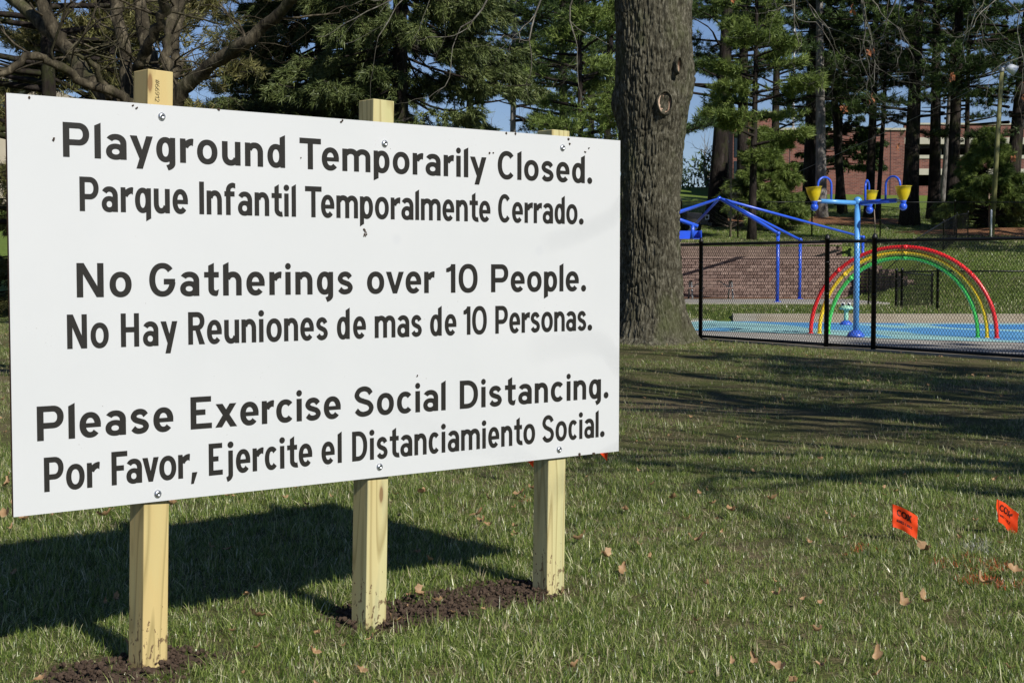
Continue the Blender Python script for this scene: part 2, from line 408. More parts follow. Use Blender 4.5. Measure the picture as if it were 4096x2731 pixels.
M['flag_ink'] = mat("flag_ink", (0.06, 0.006, 0.003), 0.6)

# grass blades: green to straw, per blade and per tuft
def blade_mat(name, greens, straw, k):
    m = mat(name, greens[0], 0.33, 0, 0.5); t = NT(m)
    g = t.n("ShaderNodeNewGeometry"); oi = t.n("ShaderNodeObjectInfo")
    r1 = g.outputs['Random Per Island']; r2 = oi.outputs['Random']
    c = t.ramp(r1, [(0.0, greens[0]), (0.55, greens[1]), (1.0, greens[2])])
    c2 = t.ramp(r2, [(0.0, straw[0]), (1.0, straw[1])])
    a = t.math('FRACT', t.math('MULTIPLY', r1, 17.31)); b = t.math('ADD', a, t.math('MULTIPLY', r2, 0.25))
    c = t.mix(t.ramp(b, [(k - 0.02, 0.0), (k + 0.02, 1.0)]), c, c2); t.color(c)
    tr = t.n("ShaderNodeBsdfTranslucent"); t.l(c, tr.inputs[0]); mx = t.n("ShaderNodeMixShader"); mx.inputs[0].default_value = 0.38
    t.l(t.b.outputs[0], mx.inputs[1]); t.l(tr.outputs[0], mx.inputs[2]); t.l(mx.outputs[0], t.out.inputs[0]); return m
G1 = ((0.058, 0.104, 0.016), (0.180, 0.250, 0.046), (0.400, 0.460, 0.140))
M['blade'] = blade_mat("grass_blade", G1, ((0.46, 0.44, 0.20), (0.74, 0.71, 0.46)), 0.86)
M['blade_dry'] = blade_mat("grass_blade_dry", G1, ((0.30, 0.25, 0.14), (0.56, 0.48, 0.31)), 0.55)
M['blade_white'] = blade_mat("grass_painted_white", ((0.45, 0.45, 0.42), (0.6, 0.6, 0.56), (0.7, 0.7, 0.66)), ((0.5, 0.48, 0.4), (0.6, 0.56, 0.5)), 0.8)
M['blade_orange'] = blade_mat("grass_painted_orange", ((0.55, 0.09, 0.03), (0.65, 0.13, 0.05), (0.7, 0.25, 0.14)), G1[:2], 0.7)

# ------------------------------------------------------------------ lettering (drawn as outlines, merged to flat film)
def P_arc(cx, cy, a, b, ta, tb, ws, wh, n=26, sq=2.15):
    """elliptical band between outer radii (a,b) and inner (a-ws,b-wh), degrees"""
    out = []
    def pt(A, B, t):
        c, s_ = math.cos(t), math.sin(t)
        return (cx + A * math.copysign(abs(c) ** (2 / sq), c), cy + B * math.copysign(abs(s_) ** (2 / sq), s_))
    N = max(3, int(n * abs(tb - ta) / 180)); ts = [math.radians(ta + (tb - ta) * i / N) for i in range(N + 1)]
    for i in range(N):
        out.append([pt(a, b, ts[i]), pt(a, b, ts[i + 1]), pt(a - ws, b - wh, ts[i + 1]), pt(a - ws, b - wh, ts[i])])
    return out
def P_rect(x0, y0, x1, y1): return [[(x0, y0), (x1, y0), (x1, y1), (x0, y1)]]
def P_dot(cx, cy, r): return [[(cx + r * math.cos(2 * math.pi * k / 20), cy + r * math.sin(2 * math.pi * k / 20)) for k in range(20)]]
def P_path(pts, th, n=8):
    P = [Vector((*p, 0)) for p in pts]; Q = []
    E = [P[0] * 2 - P[1]] + P + [P[-1] * 2 - P[-2]]
    for i in range(1, len(E) - 2):
        for k in range(n):
            t = k / n; a, b, c, d = E[i - 1], E[i], E[i + 1], E[i + 2]
            Q.append(0.5 * ((2 * b) + (c - a) * t + (2 * a - 5 * b + 4 * c - d) * t * t + (3 * b - a - 3 * c + d) * t ** 3))
    Q.append(P[-1]); L, R = [], []
    for i, q in enumerate(Q):
        d = (Q[min(i + 1, len(Q) - 1)] - Q[max(i - 1, 0)]).normalized(); nn = Vector((-d.y, d.x, 0))
        # vertical parts of a stroke are a little thicker than flat ones
        h = (th[0] * abs(nn.x) + th[1] * abs(nn.y)) / (abs(nn.x) + abs(nn.y)) / 2
        L.append(q + nn * h); R.append(q - nn * h)
    return [[tuple(L[i][:2]), tuple(L[i + 1][:2]), tuple(R[i + 1][:2]), tuple(R[i][:2])] for i in range(len(Q) - 1)]

XH = 0.735
WIDE = dict(P=.79, T=.80, I=.195, N=.82, G=.84, H=.80, R=.78, E=.72, S=.78, D=.81, C=.78, F=.68, X=.8, O=.85, B=.78, U=.8, A=.85, L=.66,
            l=.195, a=.64, y=.73, g=.62, r=.45, o=.69, u=.64, n=.64, d=.64, e=.655, m=1.10, p=.64, i=.21, s=.60, c=.65, v=.73, x=.76, t=.50, h=.645, q=.64, f=.5, j=.36)
WIDE.update({'1': .40, '0': .84, '.': .25, ',': .26})
COND = dict(P=.58, T=.62, I=.16, N=.60, H=.575, R=.55, E=.48, S=.58, D=.60, C=.57, F=.50, G=.62, X=.6, O=.6, B=.56, U=.58, A=.6, L=.46,
            l=.16, a=.50, y=.55, g=.50, r=.40, o=.56, u=.52, n=.52, d=.50, e=.51, m=.84, p=.52, i=.205, s=.45, c=.47, v=.53, x=.55, t=.37, h=.52, q=.51, f=.38, j=.30)
COND.update({'1': .31, '0': .66, '.': .235, ',': .22})

def glyph(ch, W, s, h):
    """list of convex-ish polygons; cap height is 1"""
    X = XH; hs = s / 2
    if ch == 'l': return [[(0, 0), (s, 0), (s, 1.045), (0, .955)]]
    if ch == 'I': return P_rect(0, 0, s, 1)
    if ch == 'i':
        c = W / 2; return P_rect(c - hs, 0, c + hs, X) + P_dot(c, .915, W / 2)
    if ch == '.': return P_dot(W / 2, .105, W / 2)
    if ch == ',': return [[(0, -.20), (W * .42, -.20), (W, .16), (W * .18, .16)]]
    if ch == 'o': return P_arc(W / 2, X / 2, W / 2, X / 2 + .012, 0, 360, s, h)
    if ch == '0' or ch == 'O': return P_arc(W / 2, .5, W / 2, .512, 0, 360, s, h, sq=2.25)
    if ch == 'n' or ch == 'h':
        top = P_rect(0, 0, s, X) if ch == 'n' else [[(0, 0), (s, 0), (s, 1.045), (0, .955)]]
        if ch == 'n': top = [[(0, 0), (s, 0), (s, X - .09), (s * .92, X), (0, X)]]
        return top + P_arc(W / 2 + .02, X - .30, W / 2 - .02, .315, 0, 160, s, h + .01) + P_rect(W - s, 0, W, X - .30)
    if ch == 'u':
        return P_rect(0, .30, s, X) + P_arc(W / 2 - .02, .30, W / 2 - .02, .315, 180, 340, s, h + .01) + [[(W - s, .09), (W - s * .92, 0), (W, 0), (W, X), (W - s, X)]]
    if ch == 'm':
        w2 = (W + s) / 2; out = [[(0, 0), (s, 0), (s, X - .09), (s * .92, X), (0, X)]]
        for x0 in (0, w2 - s):
            a = w2 / 2 - .01; out += P_arc(x0 + w2 / 2 + .01, X - .26, a, .275, 0, 160, s, h + .01) + P_rect(x0 + w2 - s, 0, x0 + w2, X - .26)
        return out
    if ch == 'r':
        return [[(0, 0), (s, 0), (s, X - .09), (s * .92, X), (0, X)]] + P_arc(W * .98, X - .33, W * .98 - s * .35, .345, 92, 165, s * 1.0, h + .03) + [[(W * .92, X + .013), (W, X - .005), (W * .955, X - .21), (W * .86, X - h - .03)]]
    if ch == 'a':
        return P_rect(W - s, 0, W, X - .27) + P_arc(W / 2 - .01, X - .27, W / 2 + .01, .282, 0, 148, s, h) + P_arc(W * .47, .225, W * .47, .237, 0, 360, s * .95, h * .92) + [[(W - s - .02, .06), (W - s * .9, 0), (W - s * .5, .02), (W - s * .5, .35), (W - s, .35)]]
    if ch == 'e':
        return P_arc(W / 2, X / 2, W / 2, X / 2 + .012, 0, 318, s, h) + P_rect(s * .5, X / 2 - .075, W - .003, X / 2 + .055)
    if ch == 'c': return P_arc(W * .52, X / 2, W * .52, X / 2 + .012, 42, 318, s, h)
    if ch == 'C': return P_arc(W * .53, .5, W * .53, .512, 42, 318, s, h)
    if ch == 'G':
        return P_arc(W * .51, .5, W * .51, .512, 40, 352, s, h) + P_rect(W * .56, .36, W, .36 + h) + [[(W - s, .36), (W, .36), (W * .995, .47), (W - s, .47)]]
    bowlw = W * .965
    if ch == 'd': return P_arc(bowlw / 2, X / 2, bowlw / 2, X / 2 + .012, 0, 360, s, h) + [[(W - s, .07), (W - s * .85, 0), (W, 0), (W, 1.045), (W - s, .955)]]
    if ch == 'q': return P_arc(bowlw / 2, X / 2, bowlw / 2, X / 2 + .012, 0, 360, s, h) + [[(W - s, -.255), (W, -.165), (W, X), (W - s * .85, X), (W - s, X - .07)]]
    if ch == 'p': return P_arc(W - bowlw / 2, X / 2, bowlw / 2, X / 2 + .012, 0, 360, s, h) + [[(0, -.265), (s, -.175), (s, X - .07), (s * .85, X), (0, X)]]
    if ch == 'g':
        return P_arc(bowlw / 2, X / 2, bowlw / 2, X / 2 + .012, 0, 360, s, h) + [[(W - s, -.03), (W, -.03), (W, X), (W - s * .85, X), (W - s, X - .07)]] + \
            P_arc(W * .42, -.03, W * .58, .235, 290, 360, s, h)
    if ch == 'j':
        c = W - hs - .025; return P_rect(c - hs, -.02, c + hs, X) + P_dot(c, .915, .105) + P_arc(c + hs - .27, -.02, .27, .235, 285, 360, s, h)
    if ch == 't':
        x0 = W * .28; return [[(x0, .2), (x0 + s, .2), (x0 + s, 1.02), (x0, .93)]] + P_rect(0, X - h, W, X) + P_arc(x0 + .26, .22, .26, .232, 180, 278, s, h) + [[(x0 + .245, -.010), (W * .93, .02), (W, .20), (x0 + .27, h - .01)]]
    if ch == 'f':
        x0 = W * .14; return P_rect(x0, 0, x0 + s, .76) + P_rect(0, X - h, W * .93, X) + P_arc(x0 + .27, .76, .27, .25, 96, 180, s, h) + [[(x0 + .24, 1.01), (W, .985), (W, .985 - h), (x0 + .24, 1.01 - h)]]
    if ch == 's' or ch == 'S':
        H = X if ch == 's' else 1.0; a, b = s / 2, h / 2; Wi = W - s
        pts = [(.98, .80), (.80, .945), (.50, 1.0), (.17, .93), (0.02, .745), (.18, .59), (.5, .505), (.83, .42), (1.0, .25), (.86, .07), (.5, 0.0), (.2, .04), (-.02, .17)]
        return P_path([(a + x * Wi, b - .012 + y * (H - h + .024)) for x, y in pts], (s * .96, h * 1.0))
    if ch == 'v': return [[(0, X), (W / 2 - hs * .9, 0), (W / 2 + hs * .9, 0), (s * 1.08, X)], [(W - s * 1.08, X), (W / 2 - hs * .9, 0), (W / 2 + hs * .9, 0), (W, X)]]
    if ch == 'y':
        return [[(0, X), (W * .42, .04), (W * .62, .16), (s * 1.12, X)], [(W - s * 1.10, X), (W * .27, -.24), (W * .27 + s * 1.05, -.24), (W, X)]]
    if ch == 'x' or ch == 'X':
        H = X if ch == 'x' else 1; k = s * 1.22; return [[(0, 0), (k, 0), (W - .02, H), (W - k - .02, H)], [(.02, H), (k + .02, H), (W, 0), (W - k, 0)]]
    if ch == 'A': return [[(0, 0), (s * 1.1, 0), (W / 2 + hs, 1), (W / 2 - hs, 1)], [(W - s * 1.1, 0), (W, 0), (W / 2 + hs, 1), (W / 2 - hs, 1)], [(W * .2, .2), (W * .8, .2), (W * .75, .2 + h), (W * .25, .2 + h)]]
    if ch == 'L': return P_rect(0, 0, s, 1) + P_rect(0, 0, W, h)
    if ch == 'U': return P_rect(0, .35, s, 1) + P_rect(W - s, .35, W, 1) + P_arc(W / 2, .36, W / 2, .37, 180, 360, s, h)
    if ch == 'P' or ch == 'R' or ch == 'B':
        y0 = .385 if ch == 'P' else .43; out = P_rect(0, 0, s, 1); cy = (1 + y0) / 2; b = (1 - y0) / 2; ax = min(W * .48, b * 1.05)
        if ch == 'P': y0 = .345; cy = (1 + y0) / 2; b = (1 - y0) / 2
        out += P_rect(0, 1 - h, W - ax, 1) + P_rect(0, y0, W - ax, y0 + h) + P_arc(W - ax, cy, ax, b, -90, 90, s, h)
        if ch == 'R': out += [[(W * .40, .50), (W - s * 1.15, 0), (W + .01, 0), (W * .40 + s * 1.0, .50)]]
        if ch == 'B': out += P_rect(0, 0, W - ax, h) + P_arc(W - ax, .28, ax, .28, -90, 90, s, h)
        return out
    if ch == 'D':
        ax = W * .62; return P_rect(0, 0, s, 1) + P_rect(0, 1 - h, W - ax, 1) + P_rect(0, 0, W - ax, h) + P_arc(W - ax, .5, ax, .5, -90, 90, s, h, sq=2.25)
    if ch == 'T': return P_rect(0, 1 - h * 1.05, W, 1) + P_rect(W / 2 - hs, 0, W / 2 + hs, 1)
    if ch == 'N': return P_rect(0, 0, s, 1) + P_rect(W - s, 0, W, 1) + [[(0, 1), (W - s * 1.12, 0), (W, 0), (s * 1.12, 1)]]
    if ch == 'H': return P_rect(0, 0, s, 1) + P_rect(W - s, 0, W, 1) + P_rect(0, .5 - h * .42, W, .5 + h * .58)
    if ch == 'E': return P_rect(0, 0, s, 1) + P_rect(0, 0, W, h) + P_rect(0, 1 - h, W * .97, 1) + P_rect(0, .5 - h * .42, W * .70, .5 + h * .58)
    if ch == 'F': return P_rect(0, 0, s, 1) + P_rect(0, 1 - h, W, 1) + P_rect(0, .5 - h * .5, W * .78, .5 + h * .5)
    if ch == '1': return P_rect(W - s, 0, W, 1) + [[(0, .72), (.10, .72), (W - s * .3, .82), (W, 1), (W - s * .75, 1), (W - s - .06, .90), (0, .85)]]
    if ch == '#': return [[(.1, 0), (.1 + s, 0), (.35 + s, 1), (.35, 1)], [(.42, 0), (.42 + s, 0), (.67 + s, 1), (.67, 1)]] + P_rect(0, .3, .8, .3 + h) + P_rect(0, .62, .8, .62 + h)
    if ch == '6': return P_arc(.33, .3, .33, .3, 0, 360, s, h, sq=2) + P_path([(.08, .35), (.14, .7), (.5, .98)], (s, h))
    if ch == '9': return P_arc(.33, .7, .33, .3, 0, 360, s, h, sq=2) + P_path([(.6, .65), (.5, .3), (.15, .02)], (s, h))
    if ch == '2': return P_path([(.05, .8), (.3, .98), (.58, .78), (.4, .4), (.05, .04)], (s, h)) + P_rect(.02, 0, .62, h)
    return P_rect(0, 0, W, 1)

def merged(polys, place):
    """flat triangles covering the union of polygons, mapped by place(x, y) -> 3d"""
    vs, fs = [], []
    for p in polys:
        A = sum(p[i][0] * p[(i + 1) % len(p)][1] - p[(i + 1) % len(p)][0] * p[i][1] for i in range(len(p)))
        if abs(A) < 1e-9: continue
        for k in range(1, len(p) - 1):      # fan of triangles, so twisted quads do no harm
            tri = [p[0], p[k], p[k + 1]] if len(p) < 12 else None
            if tri is None: break
            a2 = (tri[1][0] - tri[0][0]) * (tri[2][1] - tri[0][1]) - (tri[2][0] - tri[0][0]) * (tri[1][1] - tri[0][1])
            if abs(a2) < 1e-10: continue
            if a2 < 0: tri = tri[::-1]
            b = len(vs); vs += [Vector(q) for q in tri]; fs.append([b, b + 1, b + 2])
        if len(p) >= 12:
            if A < 0: p = p[::-1]
            b = len(vs); vs += [Vector(q) for q in p]; fs.append(list(range(b, b + len(p))))
    r = delaunay_2d_cdt(vs, [], fs, 0, 1e-6)
    keep = [tuple(f) for f, src in zip(r[2], r[5]) if len(src)]      # drop what lies in no stroke: counters stay open
    return [place(v.x, v.y) for v in r[0]], keep

def word_polys(word, u0, u1, tab, s, h, cap):
    """fit letter gaps so the word runs from u0 to u1 (metres)"""
    ws = [tab[c] for c in word]; tot = sum(ws); L = (u1 - u0) / cap
    kern = [0.0] * (len(word) - 1)
    for i in range(len(word) - 1):
        pr = word[i:i + 2]
        if pr[0] in 'TF' and pr[1] in 'aeo': kern[i] = -.10
        elif 'y' in pr or 'v' in pr: kern[i] = -.05
        elif pr[0] == 'r': kern[i] = -.04
        elif pr[0] in 'tc' : kern[i] = -.02
    gap = (L - tot - sum(kern)) / max(1, len(word) - 1); x = 0; out = []
    if len(word) == 1: gap = 0
    for i, c in enumerate(word):
        out.append([[(u0 + (x + px) * cap, py * cap) for px, py in poly] for poly in glyph(c, ws[i], s, h)])
        x += ws[i] + gap + (kern[i] if i < len(kern) else 0)
    return out

# ------------------------------------------------------------------ the sign
A = 0.678; SW, SH = 2.438, 1.240; TH = 0.013
TLp = Vector((-1.469, 4.169, 0.504 + CAM_H)); dU = Vector((math.cos(A), math.sin(A), 0)); nS = Vector((math.sin(A), -math.cos(A), 0))
z0s = TLp.z - SH
sign = empty("closure_sign", (TLp.x, TLp.y, 0), A)
tag(sign, "large white board on three wooden posts announcing in two languages that the playground is closed", "sign")
# local frame of the sign: +X along the board, -Y toward the reader, z up
pb = MB(); pb.box((SW / 2, TH / 2 + 0.0003, z0s + SH / 2), (SW, TH, SH)); panel = pb.build("panel", M['sign'], sign)
panel.data.materials.append(M['sign_edge'])
for p in panel.data.polygons:
    if abs(p.normal.y) < 0.5: p.material_index = 1
ROWS = [
 (1.064, WIDE, [('Playground', .166, .920), ('Temporarily', .975, 1.764), ('Closed.', 1.817, 2.288)]),
 (0.904, COND, [('Parque', .215, .569), ('Infantil', .608, .960), ('Temporalmente', .995, 1.783), ('Cerrado.', 1.819, 2.244)]),
 (0.6445, WIDE, [('No', .202, .377), ('Gatherings', .435, 1.182), ('over', 1.240, 1.529), ('10', 1.580, 1.723), ('People.', 1.786, 2.258)]),
 (0.490, COND, [('No', .170, .301), ('Hay', .340, .528), ('Reuniones', .565, 1.081), ('de', 1.117, 1.235), ('mas', 1.271, 1.472), ('de', 1.508, 1.626), ('10', 1.658, 1.766), ('Personas.', 1.806, 2.291)]),
 (0.219, WIDE, [('Please', .074, .511), ('Exercise', .570, 1.131), ('Social', 1.185, 1.577), ('Distancing.', 1.641, 2.380)]),
 (0.065, COND, [('Por', .093, .267), ('Favor,', .304, .592), ('Ejercite', .632, 1.017), ('el', 1.053, 1.134), ('Distanciamiento', 1.176, 2.000), ('Social.', 2.035, 2.360)]),
]
for base, tab, words in ROWS:
    s_, h_ = (0.195, 0.170) if tab is WIDE else (0.160, 0.158)
    for wd, a0, a1 in words:
        for ch, polys in zip(wd, word_polys(wd, a0, a1, tab, s_, h_, 0.1035)):
            mb = MB(); vs, fs = merged(polys, lambda x, y: (x, -0.0006, z0s + base + y)); mb.add(vs, fs)
            mb.build("letter", M['ink'], panel)

def post(name, u, v_lo, slope, top_v, m, parent):
    L = z0s + top_v + 0.12; o = empty
    b = MB(); w_ = 0.0445
    N = 10; rings = []
    for i in range(N + 1):
        z = L * i / N - 0.12
        rings.append([(-w_, 0, z), (w_, 0, z), (w_, 2 * w_, z), (-w_, 2 * w_, z)])
    for r in rings: b.v.extend(r)
    for i in range(N):
        for k in range(4): b.f.append((4 * i + k, 4 * i + (k + 1) % 4, 4 * i + 4 + (k + 1) % 4, 4 * i + 4 + k))
    b.f.append((3, 2, 1, 0)); b.f.append(tuple(4 * N + k for k in range(4)))
    o = b.build(name, m, parent, loc=(u, TH + 0.001, 0), bevel=0.0028)
    o.rotation_euler = (0, slope, v_lo); return o
post1 = post("post", .4415 + .004, 0.09, 0.0237, 1.350, M['wood1'], sign)
post2 = post("post", 1.277 + .004, 0.04, 0.0230, 1.320, M['wood2'], sign)
post3 = post("post", 2.112 + .006, 0, 0.0112, 1.264, M['wood3'], sign)
tag(post1, "left post with a printed number near its top"); tag(post2, "middle post"); tag(post3, "right post, its top barely above the board")
# number stamped on the left post, reading downwards
mb = MB(); ox = -0.012; oz = z0s + 1.350 - 0.030
x = 0
for c, wd in (('#', .85), ('6', .72), ('6', .72), ('9', .72), ('1', .55), ('2', .66)):
    pl = glyph(c, .4, .09, .09)
    vs, fs = merged([[(x + a, b_) for a, b_ in p] for p in pl], lambda X_, Y_: (ox + (Y_ - .5) * 0.0150, -0.0008, oz - X_ * 0.0165)); mb.add(vs, fs); x += wd
o = mb.build("printed_number", M['marker'], post1)
# screws
def screw_mesh():
    b = MB(); R = Matrix.Rotation(math.radians(90), 3, 'X')
    b.lathe([(0.0001, -.002), (.0125, -.002), (.0125, .0006), (.0112, .0035), (.0075, .0060), (.0045, .0066), (.0040, .0045), (.0001, .0045)], n=20, M=R)
    return b.mesh("screw", M['steel'], True)
sm_ = screw_mesh()
for (u_, v_) in ((.483, 1.204), (1.315, 1.166), (2.134, 1.195), (.455, .024), (1.289, .037), (2.121, .032)):
    link("screw", sm_, sign, (u_, -0.0008, z0s + v_))
# crumbs of mud stuck on the board
mb = MB()
for (u_, v_, r_) in ((1.232, .865, .006), (1.236, .853, .004), (1.231, .846, .0045), (1.78, 1.157, .004), (1.795, 1.16, .003), (2.165, 1.226, .005), (2.17, 1.212, .0035), (2.25, 1.185, .003), (2.268, 1.20, .003),
                   (.07, 1.232, .004), (.40, 1.224, .003), (.39, 1.232, .0035), (.68, 1.238, .004), (1.14, 1.233, .004), (1.86, 1.238, .005), (1.90, 1.237, .004), (.14, 1.12, .003), (.137, 1.112, .0025), (.98, 1.10, .0022), (1.45, .35, .0025), (2.22, .0, .006), (2.30, .002, .005)):
    for k in range(3):
        rr = r_ * random.uniform(.5, 1); mb.sphere((u_ + random.uniform(-1, 1) * r_, -0.0015, z0s + v_ + random.uniform(-1, 1) * r_), rr, 6, 4, (1, 1, 1))
tag(mb.build("mud_crumbs", M['soil'], panel), kind="stuff")

# ------------------------------------------------------------------ terrain
def sstep(a, b, x): t = np.clip((x - a) / (b - a), 0, 1); return t * t * (3 - 2 * t)
FENCE = [(-4.2, 37.7), (-1.3, 32.95), (0.72, 29.63), (3.35, 25.30), (4.99, 22.60), (5.56, 21.90), (7.36, 19.13), (9.2, 16.3), (11.0, 13.5)]
def fence_side(x, y):
    """positive beyond the fence (pool side)"""
    return (x - 3.35) * 0.855 + (y - 25.30) * 0.519
def H(x, y):
    x = np.asarray(x, float); y = np.asarray(y, float)
    S = 0.18 * sstep(33.5, 33.7, y) + 2.47 * np.clip((y - 36) / 32, 0, 1) ** 1.12 + 0.10 * np.clip(y - 68, 0, 56)
    Wz = 0.18 * sstep(33.5, 33.7, y) * sstep(4.9, 5.2, x) * (1 - sstep(36, 48, y)) + 1.64 * (y > 59.0) + (2.18 - 1.64) * (y > 60.6) + 0.47 * np.clip((y - 60.6) / 7.4, 0, 1) + 0.10 * np.clip(y - 68, 0, 56)
    k = sstep(13.2, 18.5, x) + (1 - sstep(-18, -12, x)); k = np.clip(k, 0, 1)
    z = S * k + Wz * (1 - k)
    near = (y < 33) & (fence_side(x, y) < -0.3)
    n = (fbm(np.c_[x.ravel() * 1.3, y.ravel() * 1.3], 3, 5).reshape(x.shape) - 0.5) * 0.05
    far = (y > 66)
    n2 = (fbm(np.c_[x.ravel() * .12, y.ravel() * .12], 3, 9).reshape(x.shape) - 0.5) * 0.9
    sg = 1 - .85 * np.exp(-(((x + .5) / 1.6) ** 2 + ((y - 5.0) / 1.5) ** 2))
    return z + n * sg * near * np.clip(-(fence_side(x, y) + .3), 0, 1) + n2 * np.clip((y - 70) / 20, 0, 1)
xs = np.r_[np.linspace(-90, -12, 30), np.arange(-11.5, 22, 0.25), np.linspace(22.5, 100, 30)]
ys = np.r_[np.linspace(-30, 1, 14), np.arange(1.25, 24, 0.25), np.arange(24.5, 33.4, 0.5), [33.5, 33.7], np.arange(34, 59, 1.0), [58.95, 59.05, 60.55, 60.65], np.arange(61, 70, 1.0), np.linspace(72, 160, 36)]
gx, gy = np.meshgrid(xs, ys); gz = H(gx, gy)
V = np.c_[gx.ravel(), gy.ravel(), gz.ravel()]; nx = len(xs)
def grid_faces(nx, ny):
    i = np.arange(ny - 1)[:, None] * nx + np.arange(nx - 1)[None, :]; i = i.ravel()
    return np.c_[i, i + 1, i + nx + 1, i + nx]
F = grid_faces(nx, len(ys)); cyc = ys[:-1].repeat(nx - 1)
me = np_mesh("ground", V, F, M['lawn'], True); me.materials.append(M['lawn_far'])
me.polygons.foreach_set("material_index", (cyc > 33.4).astype(np.int32))
ground = tag(link("ground", me), kind="structure")
b = MB(); b.add([(-1500, -300, -2.0), (1500, -300, -2.0), (1500, 2500, -2.0), (-1500, 2500, -2.0)], [(0, 1, 2, 3)])
b.add([(-1500, 155, 8.05), (1500, 155, 8.05), (1500, 2500, 8.05), (-1500, 2500, 8.05)], [(0, 1, 2, 3)])
tag(b.build("far_ground", M['lawn_far']), kind="structure")

def smooth_poly(pts, n=6):
    out = []; N = len(pts)
    for i in range(N):
        a, b_, c, d = [Vector((*pts[(i + k) % N], 0)) for k in (-1, 0, 1, 2)]
        for k in range(n):
            t = k / n; q = 0.5 * ((2 * b_) + (c - a) * t + (2 * a - 5 * b_ + 4 * c - d) * t * t + (3 * b_ - a - 3 * c + d) * t ** 3); out.append((q.x, q.y))
    return out
def sheet(name, pts, z, m, thick=0.0):
    vs, fs = merged([pts], lambda x, y: (x, y, z)); b = MB(); b.add(vs, fs); return b.build(name, m)
conc = [(11.0, 13.6), (9.2, 16.4), (7.3, 19.25), (5.5, 22.0), (4.9, 22.75), (3.3, 25.4), (.72, 29.7), (-1.3, 33.05), (-2.4, 34.9), (-1.0, 36.6), (4.2, 36.6), (5.0, 34.2), (5.3, 33.5), (40, 33.5), (40, 13.6)]
def offs(p, d=0.16): return p
tag(sheet("splash_pad_concrete", conc, 0.012, M['concrete']), kind="structure")
# edge strip that the fence stands on
b = MB()
for (x0, y0), (x1, y1) in zip(FENCE[:-1], FENCE[1:]):
    c = ((x0 + x1) / 2, (y0 + y1) / 2, -0.02); L = math.hypot(x1 - x0, y1 - y0); b.box(c, (L + 0.02, 0.24, 0.10), math.atan2(y1 - y0, x1 - x0))
tag(b.build("fence_kerb_strip", M['concrete_tan']), kind="structure")
pad = smooth_poly([(3.55, 30.6), (3.6, 29.0), (4.6, 27.9), (5.9, 27.0), (6.6, 25.5), (8.7, 24.1), (12, 22), (18, 19.5), (26, 18.5), (30, 24), (26, 31.5), (16, 32.4), (9, 32.5), (6.3, 33.0), (5.2, 34.0), (4.2, 33.2)])
tag(sheet("splash_pad_paint", pad, 0.020, M['pad']), kind="structure")
pale = smooth_poly([(4.2, 33.2), (5.2, 34.0), (6.3, 33.0), (9, 32.5), (20, 32.4), (20, 33.45), (9, 33.45), (5.6, 33.48), (4.9, 35.6), (3.9, 36.0), (3.5, 34.0)], 3)
tag(sheet("pale_concrete_edge", [(3.0, 33.0), (4.2, 33.2), (5.2, 34.0), (6.3, 33.0), (9, 32.5), (16, 32.4), (30, 31.6), (30, 33.48), (5.5, 33.48), (5.2, 34.6), (4.6, 36.2), (3.0, 36.4)], 0.016, M['concrete_pale']), kind="structure")
b = MB(); b.box((18.1, 33.6, 0.09), (25.8, 0.22, 0.22)); tag(b.build("low_kerb_wall", M['concrete_tan']), kind="structure")
b = MB(); b.box((0.0, 53.0, 0.02), (26.5, 6.0, 0.08)); tag(b.build("walkway", M['concrete']), kind="structure")
b = MB(); b.box((0.0, 57.4, 0.03), (26.5, 2.6, 0.05)); tag(b.build("pine_straw_bed", M['mulch']), kind="structure")
for (px, py, D, rx, ry) in ((1880, 512, 80, 5.5, 3), (1700, 508, 80, 7, 3.2), (2330, 530, 72, 6, 2.5), (1620, 505, 77, 4.5, 2.0)):
    c = at(px, py, D); n = 28
    vs = [(c.x, c.y)] + [(c.x + rx * math.cos(2 * math.pi * k / n) * random.uniform(.85, 1.1), c.y + ry * math.sin(2 * math.pi * k / n) * random.uniform(.85, 1.1)) for k in range(n)]
    zz = H(np.array([q[0] for q in vs]), np.array([q[1] for q in vs])) + 0.03
    zz[0] += 0.25
    b = MB(); b.add([(q[0], q[1], z_) for q, z_ in zip(vs, zz)], [(0, 1 + k, 1 + (k + 1) % n) for k in range(n)])
    tag(b.build("pine_straw_patch", M['mulch']), kind="structure")

# ------------------------------------------------------------------ retaining wall, block by block
bw, bh, bd = 0.30, 0.137, 0.28
def block_mesh(i, m):
    b = bmesh.new(); bmesh.ops.create_cube(b, size=1)
    bmesh.ops.scale(b, vec=(bw - 0.012, bd, bh - 0.010), verts=b.verts)
    bmesh.ops.bevel(b, geom=[e for e in b.edges], offset=0.014, segments=1, affect='EDGES')
    for v in b.verts:
        if v.co.y < -bd * .4: v.co.y += random.uniform(-.012, .008)
    me = bpy.data.meshes.new("block"); b.to_mesh(me); b.free(); me.materials.append(m); return me
blocks = [block_mesh(i, M[k]) for i, k in enumerate(('block', 'block', 'block2', 'block3', 'block2', 'block'))]
wall = empty("retaining_wall", (5, 59, 0)); tag(wall, "terraced retaining wall of reddish concrete blocks behind the splash pad", "wall")
cnt = 0; rest = MB()
def lay(x0, x1, y, z, rows, first_x):
    global cnt
    for r_ in range(rows):
        x = x0 + (bw / 2 if r_ % 2 else 0)
        while x < x1:
            c = Vector((x, y + r_ * 0.012 + random.uniform(-.006, .006), z + bh * (r_ + .5)))
            if x > first_x and cnt < 296:
                link("block", random.choice(blocks), wall, c - Vector((5, 59, 0))); cnt += 1
            else: rest.box(c - Vector((5, 59, 0)), (bw - .012, bd, bh - .01))
            x += bw
lay(-13, 14.2, 58.85, 0.02, 12, 6.4); lay(-13, 13.8, 60.45, 1.64, 4, 5.2)
tag(rest.build("block_courses", M['block'], wall), kind="stuff")
